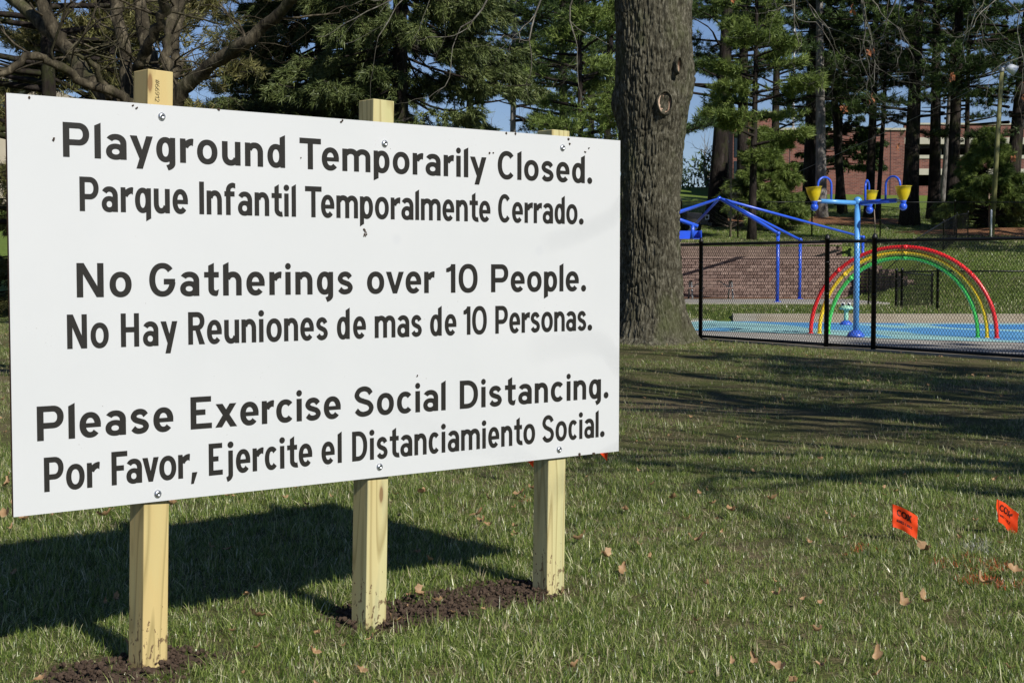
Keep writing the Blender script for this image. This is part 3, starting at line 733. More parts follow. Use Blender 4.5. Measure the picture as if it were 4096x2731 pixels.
b = MB(); b.box((-4.4, 0.03, 0.82), (27.2, 0.10, 1.60)); b.box((-4.4, 1.62, 1.9), (26.8, 0.1, 0.56)); b.build("mortar_core", M['block2'], wall)
b = MB(); b.box((-4.4, -0.02, 1.70), (27.4, 0.36, 0.07)); b.box((-4.5, 1.55, 2.29), (26.9, 0.36, 0.07)); b.build("cap_course", M['block3'], wall)
# wing of the wall that steps down toward the viewer at its right end
b = MB()
wing = empty("wing_wall", (14.5, 58.8, 0)); tag(wing, "short side wing of reddish blocks stepping down at the end of the retaining wall", "wall")
for k in range(12):
    hh = max(0.35, 1.7 - k * 0.11); y = -0.25 - k * 0.42
    for r_ in range(int(hh / bh)):
        link("block", random.choice(blocks), wing, (0.14 * k, y + (r_ % 2) * .05, bh * (r_ + .5))).rotation_euler = (0, 0, math.radians(-72))
# ------------------------------------------------------------------ foliage and tree builders
def nrm(a): return a / np.maximum(np.linalg.norm(a, axis=-1, keepdims=True), 1e-9)
def needles(P, D, n, ln, wd, spread=0.8, jit=0.05, flat=0.0):
    """n thin leaves round each clump centre P, pointing roughly along D"""
    m = len(P); P = np.repeat(P, n, 0); D = np.repeat(nrm(D), n, 0)
    r = rng.normal(size=(m * n, 3)); d = nrm(D + r * spread); d[:, 2] *= (1 - flat); d = nrm(d)
    p = P + rng.normal(size=(m * n, 3)) * jit; L = ln * rng.uniform(.6, 1.2, (m * n, 1))
    s = nrm(np.cross(d, rng.normal(size=(m * n, 3)))) * wd * rng.uniform(.7, 1.3, (m * n, 1)) * .5
    V = np.stack([p - s, p + s, p + d * L], 1).reshape(-1, 3)
    return V, np.arange(len(V)).reshape(-1, 3)
def join(parts):
    V = []; F = []; b = 0
    for v, f in parts: V.append(v); F.append(f + b); b += len(v)
    return np.concatenate(V), np.concatenate(F)

def trunk_mesh(name, h, r0, r1, m, lean=(0, 0), bend=0.3, n=12, seg=14, flare=0.35):
    b = MB(); pts = []; rad = []
    ph = random.uniform(0, 6)
    for i in range(seg + 1):
        t = i / seg; z = h * t
        pts.append((lean[0] * t + bend * math.sin(t * 3.1 + ph) * .3, lean[1] * t + bend * math.cos(t * 2.3 + ph) * .3, z - 0.15))
        rad.append((r0 + (r1 - r0) * t) * (1 + flare * math.exp(-z / (r0 * 2.2))))
    b.tube(pts, rad, n); return b.mesh(name, m, True), pts

def pine_mesh(seed, h=23.0, z0=6.0, R=4.2, nb=54, mat_=None, tufts=26, r0=0.42, nl=24, ln=0.26, wd=0.034, dead=8, gap=0.35):
    """tall white pine: bare lower trunk, level limbs carrying flat pads of needle tufts; returns (limb mesh, crown mesh)"""
    global rng
    rs = np.random.default_rng(seed); b = MB(); PP = []; DD = []
    for k in range(nb):
        t = (k + rs.uniform(0, .9)) / nb; z = z0 + (h - z0) * t
        L = R * (1 - t) ** 0.6 * rs.uniform(.55, 1.1) * (0.75 + 0.5 * min(1, t * 5)); a = rs.uniform(0, 2 * math.pi)
        up = rs.uniform(-.05, .25) + .3 * t; N = 6; pts = []
        for i in range(N + 1):
            s = i / N; pts.append(np.array([math.cos(a + .25 * math.sin(s * 3)) * L * s, math.sin(a + .25 * math.sin(s * 3)) * L * s, z + L * s * up - .10 * L * s * s * 1.2 + .06 * L * s ** 3 * 2]))
        b.tube([tuple(p) for p in pts], [0.075 * (1 - t * .6) * (1 - .85 * i / N) + .012 for i in range(N + 1)], 4, cap=False)
        if k < dead and rs.uniform() < .6: continue
        if rs.uniform() < gap * .5: continue
        nt_ = int(tufts * L / R * rs.uniform(.7, 1.3)) + 4
        s = rs.uniform(.30, 1.0, nt_) ** .7; i0 = np.minimum((s * N).astype(int), N - 1); fr = s * N - i0
        pa = np.array(pts); base = pa[i0] * (1 - fr[:, None]) + pa[i0 + 1] * fr[:, None]
        side = np.array([-math.sin(a), math.cos(a), 0]); w_ = rs.normal(size=nt_) * L * .22 * np.sin(np.clip(s, 0, 1) * 2.6)
        q = base + side * w_[:, None] + np.c_[np.zeros(nt_), np.zeros(nt_), rs.normal(size=nt_) * .10 + np.abs(w_) * .12]
        PP.append(q); DD.append(np.tile(np.array([math.cos(a) * .6, math.sin(a) * .6, .55]), (nt_, 1)) + side * np.sign(w_)[:, None] * .4)
        for j in range(0, nt_, 3):
            b.tube([tuple(base[j]), tuple(q[j])], [.018, .008], 3, cap=False)
    P = np.concatenate(PP); D = np.concatenate(DD); V, F = needles(P, D, nl, ln, wd, .95, .05)
    return b.mesh("limbs", M['bark_pine'], True), np_mesh("crown", V, F, mat_ or M['pine'])

def spruce_mesh(seed, h, R, mat_, nb=170, nl=13, ln=.17, wd=.04, z0=.8, droop=.35, clump=20, sec=2):
    rs = np.random.default_rng(seed); b = MB(); PP = []; DD = []
    for k in range(nb):
        t = (k + rs.uniform(0, 1)) / nb; z = z0 + (h - z0) * t; L = (R * (1 - t) ** .85 + .15) * rs.uniform(.72, 1.15); a = rs.uniform(0, 6.283); N = 5; pts = []
        for i in range(N + 1):
            s = i / N; pts.append(np.array([math.cos(a) * L * s, math.sin(a) * L * s, z - droop * L * (s * .9 - .45 * s * s * s) + rs.uniform(-.03, .03)]))
        b.tube([tuple(p) for p in pts], [.04 * (1 - t * .6) * (1 - .8 * i / N) + .006 for i in range(N + 1)], 4, cap=False)
        pa = np.array(pts); side = np.array([-math.sin(a), math.cos(a), 0]); out = np.array([math.cos(a), math.sin(a), 0])
        n_ = int(clump * (L / R + .3)); s = rs.uniform(.25, 1.0, n_) ** .6; i0 = np.minimum((s * N).astype(int), N - 1); fr = (s * N - i0)[:, None]
        base = pa[i0] * (1 - fr) + pa[i0 + 1] * fr; w_ = rs.uniform(-1, 1, n_) * L * .34 * (1.15 - s)
        q = base + side * w_[:, None] + out * (np.abs(w_) * .35)[:, None]; q[:, 2] -= np.abs(w_) * .25 + rs.uniform(0, .10, n_)
        d = np.tile(out * .7, (n_, 1)) + side * np.sign(w_)[:, None] * .45 + np.c_[np.zeros(n_), np.zeros(n_), rs.uniform(-.9, .25, n_)]
        PP.append(q); DD.append(d)
        for c in range(sec):      # hanging branchlets below the shoot
            PP.append(q + nrm(d) * .11 * (c + 1) + np.array([0, 0, -.05 * (c + 1)])); DD.append(d + np.array([0, 0, -.25]))
    P = np.concatenate(PP); D = np.concatenate(DD); V, F = needles(P, D, nl, ln, wd, .5, .035)
    return b.mesh("limbs", M['bark_pine'], True), np_mesh("crown", V, F, mat_)

def bare_grow(b, p, d, L, r, depth, rs, n=5, kids=(2, 3), wob=.18, up=.05, spread=.7, shrink=.68, tips=None, seg=5):
    """add one limb and its forks; tips collects end points"""
    pts = [Vector(p)]; rad = [r]; d = Vector(d).normalized()
    for i in range(seg):
        d = (d + Vector(rs.normal(size=3)) * wob + Vector((0, 0, up))).normalized()
        pts.append(pts[-1] + d * L / seg); rad.append(r * (1 - .45 * (i + 1) / seg))
    b.tube(pts, rad, n if depth > 1 else 3, cap=False)
    if depth <= 0:
        if tips is not None: tips.append((pts[-1], d))
        return
    for k in range(int(rs.integers(kids[0], kids[1] + 1))):
        i = int(rs.integers(max(1, seg // 2), seg + 1)) if k else seg
        ax = Vector(rs.normal(size=3)).normalized(); nd = (d + ax * spread * rs.uniform(.5, 1.1)).normalized()
        bare_grow(b, pts[i], nd, L * shrink * rs.uniform(.75, 1.2), rad[i] * (.78 if k == 0 else .55), depth - 1, rs, n, kids, wob * 1.1, up, spread, shrink, tips, seg)

def add_tree(name, label, cat, loc, tm, parts, rz=0, group=None, sc=1.0, tname="trunk"):
    r = empty(name, loc, rz); r.scale = (sc,) * 3; tag(r, label, cat, group)
    if tm: link(tname, tm, r)
    for n_, me_ in parts: link(n_, me_, r)
    return r
def gz_at(x, y): return float(H(np.array([x]), np.array([y]))[0])

# ------------------------------------------------------------------ the great oak beside the fence
OAKC = at(1497, 790, 24.3); OX, OY = OAKC.x, OAKC.y
prof = [(-.15, .95), (0.0, .80), (.12, .70), (.35, .62), (.7, .54), (1.1, .50), (1.8, .475), (2.6, .48), (3.3, .51), (3.75, .56), (4.15, .615), (4.6, .62), (5.2, .61), (5.9, .63), (6.6, .66), (7.4, .52), (8.2, .44)]
cxo = [(-.15, 0), (.3, 0.0), (1, -.03), (2.5, -.05), (3.3, -.02), (4.1, .0), (4.6, .0), (5.9, -.02), (8.2, .1)]
NA, NZ = 380, 470
zz = np.linspace(-.15, 8.2, NZ); ang = np.linspace(0, 2 * math.pi, NA, endpoint=False)
R0 = np.interp(zz, [p[0] for p in prof], [p[1] for p in prof]); CX0 = np.interp(zz, [p[0] for p in cxo], [p[1] for p in cxo])
AA, ZZ = np.meshgrid(ang, zz); RR = np.repeat(R0[:, None], NA, 1); ux, uy = np.cos(AA), np.sin(AA)
flare = np.clip(.55 - ZZ, 0, 1) * (np.sin(AA * 5 + 1.2) * .5 + np.sin(AA * 3 + .4) * .5) * .22
q = np.c_[(ux * 3.3).ravel(), (uy * 3.3).ravel(), (ZZ * .75).ravel()]
big = (fbm(q, 3, 3) - .5).reshape(AA.shape) * .10
warp = fbm(np.c_[(ux * 4).ravel(), (uy * 4).ravel(), (ZZ * 3).ravel()], 2, 8).reshape(AA.shape)
q2 = np.c_[((ux * (1 + .05 * warp)) * 21).ravel(), ((uy * (1 + .05 * warp)) * 21).ravel(), (ZZ * 6.5 + warp * 2.0).ravel()]
rid = np.abs(vnoise(q2, 21) - .5) * 2
rid2 = np.abs(vnoise(q2 * 2.1 + 5, 22) - .5) * 2
ridge = (np.clip(rid, 0, .5).reshape(AA.shape)) * (.035 + .07 * fbm(q * 1.7 + 9, 2, 31).reshape(AA.shape)) + (np.clip(rid2, 0, .5).reshape(AA.shape)) * .024
lump = np.zeros_like(AA)
def bump_at(a0, z0, amp, sa, sz):
    da = np.angle(np.exp(1j * (AA - a0))); return amp * np.exp(-(da / sa) ** 2 - ((ZZ - z0) / sz) ** 2)
lump += bump_at(math.radians(-4), 4.45, .05, .5, .30) + bump_at(math.radians(-55), 5.0, .12, .5, .35) + bump_at(math.radians(-79), 3.9, .06, .35, .25) + bump_at(math.radians(185), 4.0, .12, .4, .3)
RR = RR + flare + big + ridge - .02 + lump
V = np.c_[(CX0[:, None] + RR * ux).ravel(), (RR * uy).ravel(), ZZ.ravel()]
i = np.arange(NZ - 1)[:, None] * NA + np.arange(NA)[None, :]; j = np.arange(NZ - 1)[:, None] * NA + (np.arange(NA)[None, :] + 1) % NA
F = np.stack([i, j, j + NA, i + NA], -1).reshape(-1, 4)
oak = empty("oak_tree", (OX, OY, 0)); tag(oak, "massive old oak with furrowed bark and two oval branch scars beside the fence", "tree")
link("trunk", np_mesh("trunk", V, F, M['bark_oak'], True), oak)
# branch scars: a rolled lip of bark round a sunken cut face
def scar(a0, z0, rw, rh, lip, out):
    R_ = float(np.interp(z0, [p[0] for p in prof], [p[1] for p in prof])) + out; n_ = Vector((math.cos(a0), math.sin(a0), 0.0)); s_ = Vector((-n_.y, n_.x, 0)); c = Vector((float(np.interp(z0, [p[0] for p in cxo], [p[1] for p in cxo])), 0, z0)) + n_ * R_
    b = MB(); NN = 30; rings = []
    for (k, d) in ((1.35, -.09), (1.15, .0), (1.04, .035), (.94, .028), (.86, -.012)):
        rings.append([c + s_ * (rw * k * math.cos(2 * math.pi * q / NN) * (1 + .03 * math.sin(q))) + Vector((0, 0, 1)) * (rh * k * math.sin(2 * math.pi * q / NN)) + n_ * (d * lip) for q in range(NN)])
    for r_ in rings: b.v.extend([tuple(v) for v in r_])
    for a_ in range(len(rings) - 1):
        for q in range(NN): b.f.append((a_ * NN + q, a_ * NN + (q + 1) % NN, (a_ + 1) * NN + (q + 1) % NN, (a_ + 1) * NN + q))
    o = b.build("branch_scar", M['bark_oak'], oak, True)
    b = MB(); b.add([tuple(v) for v in rings[-1]] + [tuple(c + n_ * -.05 * lip)], [(q, (q + 1) % NN, NN) for q in range(NN)]); b.build("cut_face", M['scar'], o)
scar(math.radians(-79), 3.99, .125, .185, 1.2, .070); scar(math.radians(-62), 4.60, .045, .13, 1.4, .115)
rs = np.random.default_rng(11); b = MB(); tips = []
for (dx, dy, dz, L, r_, x0, z0) in ((.95, -.25, .10, 3.6, .17, .4, 7.0), (.9, .25, .25, 3.8, .16, .4, 7.6), (-.8, -.3, .3, 3.4, .18, -.3, 7.3), (.5, -.7, .35, 3.2, .15, .2, 7.8), (-.5, .6, .8, 3.6, .2, 0, 8.0), (.25, .2, 1, 3.8, .3, .1, 8.0), (-.9, -.1, .0, 2.8, .10, -.4, 6.6)):
    bare_grow(b, (x0, 0, z0), (dx, dy, dz), L, r_, 3, rs, 7, (2, 3), .14, .0, .6, .72, tips)
link("limbs", b.mesh("limbs", M['bark_oak_limb'], True), oak)
# drooping outer shoots that hang into the picture, with a few clinging leaves
b = MB(); leafp = []
starts = [(x_, y_, z_) for x_, y_, z_ in [(1.2, -.6, 6.3), (1.9, .2, 6.6), (2.6, -.5, 6.5), (3.4, .4, 6.4), (4.2, -.3, 6.7), (5.0, .2, 6.6), (5.9, -.4, 6.5), (6.6, .3, 6.7), (7.4, 0, 6.6), (2.2, -.9, 6.6), (4.6, -.9, 6.5), (6.2, -.8, 6.4), (-1.0, -.3, 6.4), (-1.8, .2, 6.5), (-2.6, -.2, 6.5)]]
for (x_, y_, z_) in starts:
    tp = []; bare_grow(b, (x_, y_, z_), (rs.uniform(-.2, .75) * (1 if x_ > 0 else -1), rs.uniform(-.3, .3), -.45), 1.45, .024, 4, rs, 4, (2, 3), .22, -.02, .75, .72, tp, 6)
    for (p_, d_) in tp:
        if rs.uniform() < .03 and x_ > 0: leafp.append(p_)
for k in range(len(starts) - 4):   # carrying boughs just above the frame
    pass
carry = [((.5, 0, 7.0), (2.0, -.2, 6.7), (3.6, .1, 6.75), (5.2, -.1, 6.75), (7.4, 0, 6.7)), ((.5, 0, 6.9), (1.4, -.6, 6.6), (3.0, -.8, 6.6), (4.8, -.9, 6.6), (6.3, -.8, 6.5)), ((-.4, 0, 6.9), (-1.2, -.1, 6.6), (-2.8, 0, 6.6))]
for c in carry: b.tube(c, [.12 * (1 - .75 * q / len(c)) for q in range(len(c))], 6)
link("drooping_twigs", b.mesh("drooping_twigs", M['bark_oak_limb'], True), oak)

def leaf_mesh(seed, size=.085, m='dead_leaf'):
    """lobed oak leaf, curled and cupped"""
    rs = np.random.default_rng(seed); N = 9; L = size; cx = rs.uniform(-.6, .6); cu = rs.uniform(.8, 2.4); tw = rs.uniform(-.8, .8)
    V = []; F = []
    for i in range(N + 1):
        t = i / N; wd = size * .25 * math.sin(math.pi * min(1, t * .93 + .05)) ** .7 * (1 + .34 * math.cos(t * 6.283 * 2.6 + rs.uniform(-.5, .5)))
        for sgn in (-1, 0, 1):
            y = sgn * wd; x = (t - .5) * L + abs(sgn) * .008; a = t * tw + .1
            z = cu * (t - .5) ** 2 * L + abs(y) * rs.uniform(.35, .75) * (1 + cx * sgn)
            V.append((x, y * math.cos(a) - z * math.sin(a) * .4, z * math.cos(a) + y * math.sin(a) + .004))
    for i in range(N):
        for k in range(2): F.append((3 * i + k, 3 * i + k + 1, 3 * i + k + 4, 3 * i + k + 3))
    b = MB(); b.v = V; b.f = F; b.tube([(-.5 * L - .02, 0, cu * .25 * L + .004), (-.5 * L, 0, cu * .25 * L + .004)], .0012, 3)
    return b.mesh("leaf", M[m], True)
hl = [leaf_mesh(50 + k, .11, 'hang_leaf') for k in range(3)]
for p_ in leafp[:26]:
    for k in range(random.choice((2, 3, 5))):
        o = link("clinging_leaf", random.choice(hl), oak, p_ + Vector(rng.normal(size=3)) * .05 + Vector((0, 0, -.05))); o.rotation_euler = (random.uniform(0, 6), random.uniform(.8, 2.2), random.uniform(0, 6))

# ------------------------------------------------------------------ tall pines on the rise behind
random.seed(3)
pv = [pine_mesh(s_, 23, 6.4, 4.6, 54, M['pine'], 52, nl=28, ln=.28, wd=.036, gap=.35, dead=7) for s_ in (1, 2, 3)] + [pine_mesh(4, 24, 4.6, 4.8, 58, M['pine'], 56, nl=28, ln=.28, wd=.036, gap=.3, dead=4)]
PINES = [ # base u, D, trunk width u, bark, variant, rot, scale, lean(x), label
 (1637, 76, 44, 'bark_pine', 0, .4, 1.0, 1.2, "thick dark pine trunk nearest the right of the big oak, leaning slightly"),
 (1703, 79, 30, 'bark_pine', 0, 2.1, 1.0, .2, "dark pine with a bushy green lower crown, second trunk right of the oak"),
 (1880, 80, 27, 'bark_pale', 1, 1.2, 1.05, -.2, "pine with a pale grey trunk standing free above the left yellow bucket"),
 (1858, 88, 34, 'bark_pine', 2, 4.0, 1.0, .3, "dark pine trunk just left of and behind the pale grey trunk"),
 (1934, 86, 20, 'bark_pine', 0, 5.1, .95, -1.5, "dark pine trunk leaning left behind the pale grey trunk"),
 (1992, 83, 22, 'bark_pine', 1, 3.3, 1.0, .3, "slim dark pine trunk in front of the plain brick wall"),
 (2012, 80, 11, 'bark_pine', 2, 2.2, .75, .5, "thinnest curved pine trunk in front of the plain brick wall"),
 (2090, 77, 40, 'bark_pine', 3, .8, 1.05, .4, "thickest dark pine trunk at the left end of the parking deck openings"),
 (2137, 81, 30, 'bark_pine', 0, 2.9, 1.0, .1, "dark pine trunk between the thickest trunk and the pale leaning one"),
 (2160, 90, 22, 'bark_pale', 2, 1.1, .9, 1.0, "greyish leaning pine trunk in front of the parking deck"),
 (2184, 76, 31, 'bark_pine', 1, 5.6, 1.05, .2, "straight dark pine trunk in the middle of the parking deck openings"),
 (2213, 84, 13, 'bark_pine', 2, 4.4, .8, .2, "slender pine trunk left of the bushy young pine by the lamp pole"),
 (2318, 75, 36, 'bark_pine', 3, 3.8, 1.0, 1.3, "dark pine leaning right just right of the lamp pole"),
 (1298, 62, 24, 'bark_pine', 0, 1.9, .85, -.1, "straight pine trunk rising above the right post of the sign"),
 (1180, 66, 15, 'bark_pale', 1, .2, .85, .2, "thin pale pine trunk between the big spruce and the right post"),
 (1345, 70, 16, 'bark_pine', 2, 3.0, .9, .5, "pine trunk seen above the right end of the sign"),
 (1392, 58, 20, 'bark_pine', 3, 5.2, .8, .3, "pine with a bright level pad of needles touching the left edge of the oak"),
 (1080, 80, 20, 'bark_pine', 2, .9, 1.0, 0, "tall pine mostly hidden behind the big spruce"),
 (740, 70, 22, 'bark_pine', 0, 2.2, .95, 0, "tall pine standing behind the left side of the dark spruce"),
 (1780, 98, 22, 'bark_pine', 3, 2.5, 1.0, 0, "distant pine in front of the white flagpole"),
]
for (u_, D, wu, bk, vi, rz, sc, ln_, lab) in PINES:
    X = (u_ * 1.7415 - 2048) / FPX * D; r_ = wu / 3273 * D / 2; z_ = gz_at(X, D)
    tm, _ = trunk_mesh("trunk", 22 * sc, r_, .08, M[bk], (ln_, 0), .35)
    lm, cm = pv[vi]
    add_tree("pine_tree", lab, "pine tree", (X, D, z_), tm, [], 0, "tall pines behind the splash pad")
    root = COL.objects[-1]
    root = [o for o in bpy.data.objects if o.name.startswith("pine_tree") and not o.parent][-1]
PT = [o for o in bpy.data.objects if o.name.startswith("pine_tree")]
for o, (u_, D, wu, bk, vi, rz, sc, ln_, lab) in zip(sorted(PT, key=lambda q: (len(q.name), q.name)), PINES):
    for n_, me_ in (("limbs", pv[vi][0]), ("crown", pv[vi][1])):
        c = link(n_, me_, o); c.rotation_euler = (0, math.atan2(ln_, 22), rz); c.scale = (sc,) * 3
# young bushy pines
yp = spruce_mesh(31, 5.3, 2.5, M['pine_bright'], 150, 24, .27, .034, .3, -.22, 22, 1)
yt, _ = trunk_mesh("trunk", 5, .07, .02, M['bark_young'], n=7)
p_ = at(1752, 520, 74); add_tree("young_pine", "bushy bright green young pine left of the left yellow bucket", "pine tree", (p_.x, 74, gz_at(p_.x, 74)), yt, [("limbs", yp[0]), ("crown", yp[1])], 0, "young pines")
p_ = at(2268, 520, 73); add_tree("young_pine", "broad bright young pine standing beside the lamp pole", "pine tree", (p_.x, 73, gz_at(p_.x, 73)), yt, [("limbs", yp[0]), ("crown", yp[1])], 2, "young pines", 1.0)
p_ = at(1722, 300, 66); bp = pine_mesh(9, 14, 3.4, 2.9, 44, M['pine_bright'], 76, nl=28, ln=.28, wd=.036, gap=.2, dead=2)
tm, _ = trunk_mesh("trunk", 13.5, .2, .04, M['bark_pine'])
add_tree("bright_pine", "sunlit green pine with layered boughs just right of the oak", "pine tree", (p_.x + .2, 66, gz_at(p_.x, 66)), tm, [("limbs", bp[0]), ("crown", bp[1])], 1.0)
p_ = at(1375, 300, 52); tm, _ = trunk_mesh("trunk", 13, .16, .04, M['bark_pine'])
bp2 = pine_mesh(14, 12.5, 5.0, 3.4, 34, M['pine_bright'], 86, nl=26, gap=.1, dead=0)
add_tree("bright_pine", "sunlit pine whose boughs reach left from behind the oak over the sign", "pine tree", (p_.x - .6, 52, 0.0), tm, [("limbs", bp2[0]), ("crown", bp2[1])], 2.0)
# slender leafless larch on the upper lawn
rs = np.random.default_rng(5); b = MB(); b.tube([(0, 0, 0), (.03, 0, 1.8), (0, 0, 3.6)], [.06, .035, .01], 6)
for k in range(90):
    t = rs.uniform(.12, .97); a = rs.uniform(0, 6.283); L = 1.25 * (1 - t) + .12
    bare_grow(b, (0.02, 0, 3.6 * t), (math.cos(a), math.sin(a), .35), L * .6, .011, 1, rs, 3, (1, 2), .1, .03, .5, .7, None, 3)
p_ = at(1677, 545, 69); add_tree("bare_larch", "small leafless pale tree on the upper lawn behind the blue frame", "tree", (p_.x, 69, gz_at(p_.x, 69)), b.mesh("trunk", M['bark_young'], True), [])
# spruces over the sign
sp = spruce_mesh(41, 19, 4.1, M['spruce'], 290, 20, .18, .030, 1.0, .42, 40, 2); tm, _ = trunk_mesh("trunk", 18.6, .28, .04, M['bark_pine'])
add_tree("spruce_tree", "large spruce with drooping green boughs above the middle post of the sign", "spruce tree", (-2.8, 37.0, 0), tm, [("limbs", sp[0]), ("crown", sp[1])], 0)
add_tree("spruce_tree", "shadowed dark spruce left of the large green spruce", "spruce tree", (-5.6, 42.0, 0), tm, [("limbs", sp[0]), ("crown", sp[1])], 2.4, None, .92)
so_ = spruce_mesh(43, 16, 3.3, M['spruce_olive'], 240, 18, .17, .030, 1.0, .38, 36, 2)
add_tree("olive_conifer", "olive green conifer hung with brown cones behind the leafless limbs", "conifer", (-10.6, 37.0, 0), tm, [("limbs", so_[0]), ("crown", so_[1])], 1.0, None, .97)
dp = pine_mesh(17, 15, 2.0, 3.6, 56, M['pine_dry'], 66, nl=26, ln=.22, wd=.026, gap=.15, dead=2); tm, _ = trunk_mesh("trunk", 14.5, .2, .05, M['bark_pine'])
for (u_, D, rz, lab) in ((120, 30, 0, "olive pine with long needles at the far left behind the leafless limbs"), (250, 34, 2.0, "second olive pine, seen between the stems of the leafless tree"), (610, 52, 1.0, "pine filling the gap left of the dark spruce")):
    X = (u_ * 1.7415 - 2048) / FPX * D; add_tree("olive_pine", lab, "pine tree", (X, D, gz_at(X, D)), tm, [("limbs", dp[0]), ("crown", dp[1])], rz, "olive pines at the left")
# leafless many-stemmed tree behind the left post
LT = empty("leafless_tree", tuple(at(340, 900, 14)[:2]) + (0,)); tag(LT, "leafless many-stemmed tree with thick crooked limbs right behind the left post", "tree")
inv = -Vector(LT.location); b = MB(); rs = np.random.default_rng(21)
LIMBS = [
 ([(330, 330, 14), (300, 240, 14), (290, 219, 14), (284, 102, 14.1), (267, 27, 14.3), (258, -40, 14.4)], 30, 24),
 ([(335, 330, 14), (345, 160, 14.3), (328, 55, 14.5), (312, -40, 14.6)], 32, 25),
 ([(322, 200, 13.9), (318, 150, 13.8), (342, 99, 13.6), (369, 41, 13.4), (382, -30, 13.2)], 22, 18),
 ([(345, 330, 13.9), (383, 164, 13.9), (380, 130, 13.9), (393, 68, 14.0), (409, -40, 14.2)], 26, 17),
 ([(360, 330, 14.4), (398, 180, 14.5), (403, 120, 14.6), (414, -40, 14.8)], 30, 20),
 ([(370, 320, 13.8), (403, 236, 13.6), (431, 191, 13.5), (506, 133, 13.2), (560, 102, 13.0), (608, 58, 12.9), (690, -20, 12.6)], 36, 20),
 ([(320, 330, 14.2), (253, 232, 14.5), (191, 164, 14.8), (147, 102, 15.0), (103, 68, 15.2), (20, -10, 15.5)], 40, 26),
 ([(150, 108, 15), (120, 66, 15.0), (90, -20, 15.1)], 34, 26),
 ([(310, 280, 13.8), (280, 225, 13.7), (219, 201, 13.5), (164, 171, 13.3), (113, 137, 13.2), (75, 126, 13.1), (17, 164, 13.0), (-30, 175, 12.9)], 22, 12),
 ([(253, 232, 14.2), (225, 170, 14.0), (190, 130, 13.9), (150, 120, 13.8)], 18, 8),
]
for pl, w0, w1 in LIMBS:
    P_ = [at(*p) + inv for p in pl]; S_ = []
    E_ = [P_[0] * 2 - P_[1]] + P_ + [P_[-1] * 2 - P_[-2]]
    for i_ in range(1, len(E_) - 2):
        for k in range(4):
            t = k / 4; a_, b_, c_, d_ = E_[i_ - 1:i_ + 3]
            S_.append(0.5 * ((2 * b_) + (c_ - a_) * t + (2 * a_ - 5 * b_ + 4 * c_ - d_) * t * t + (3 * b_ - a_ - 3 * c_ + d_) * t ** 3) + Vector(rs.normal(size=3)) * .012)
    S_.append(P_[-1]); n_ = len(S_)
    rad = [1.08 * (w0 + (w1 - w0) * k / n_) / 3273 * 14 / 2 * (1 + .08 * rs.normal()) for k in range(n_)]
    b.tube(S_, rad, 12)
    for k in range(5):
        i_ = int(rs.integers(n_ // 4, n_)); d_ = Vector(rs.normal(size=3)); d_.z = abs(d_.z) * .4; d_.y *= .5
        bare_grow(b, S_[i_], d_, rs.uniform(.5, 1.0), .013, 4, rs, 4, (2, 2), .22, .03, .8, .72)
o = link("stems", b.mesh("stems", M['bark_left'], True), LT)
b = MB(); b.tube([(0, 0, -.1), (.02, 0, .3), (0, 0, 1.5), (.02, .05, 2.55)], [.42, .33, .30, .27], 16); b.build("trunk", M['bark_left'], LT, True)

# ------------------------------------------------------------------ trees behind the viewer whose shade crosses the lawn
def park_oak(seed, h=9.0, R=.42):
    rs = np.random.default_rng(seed); b = MB(); b.tube([(0, 0, -.1), (.05, 0, 1.5), (.1, .1, 3.4)], [R * 1.4, R, R * .8], 12)
    b2 = MB()
    for k in range(9):
        a = k * 2.4 + rs.uniform(-.3, .3); up = rs.uniform(.25, 1.1); z_ = 2.6 + k * .35
        bare_grow(b2, (.1, .1, min(z_, 3.4) if k < 5 else 3.4), (math.cos(a), math.sin(a), up), 3.0, R * .5, 4, rs, 5, (2, 3), .16, .04, .62, .75)
    b.tube([(.1, .1, 3.2), (.2, 0, 5.5), (.1, .2, 8.0)], [R * .8, R * .55, R * .3], 8)
    bare_grow(b2, (.1, .2, 8.0), (0, 0, 1), 3, R * .3, 4, rs, 5, (2, 3), .16, .05, .6, .75)
    return b.mesh("trunk", M['bark_oak_limb'], True), b2.mesh("limbs", M['bark_oak_limb'], True)
po1, po2 = park_oak(71), park_oak(72)
SH = [(10.2, 2.9, po1, 0.3, 1.05, "leafless oak nearest to the right of the viewer"), (12.9, 5.2, po2, 1.7, 1.2, "second leafless oak, off to the right"), (15.2, 5.8, po1, 3.2, 1.35, "leafless oak on the lawn right of the fence"),
      (22.5, 3.0, po2, 4.4, 1.2, "leafless oak farthest to the right"), (20.0, 9.5, po1, 5.3, 1.15, "leafless oak close to the fence at the right"), (10.5, 2.0, po2, .9, 1.12, "leafless oak closest to the viewer's right shoulder"), (11.6, 4.4, po1, 2.2, 1.3, "tall leafless oak among the others at the right")]
for (x_, y_, me2, rz, sc, lab) in SH:
    if sc: add_tree("park_oak", lab, "tree", (x_, y_, 0), me2[0], [("limbs", me2[1])], rz, "leafless oaks on the lawn", sc)
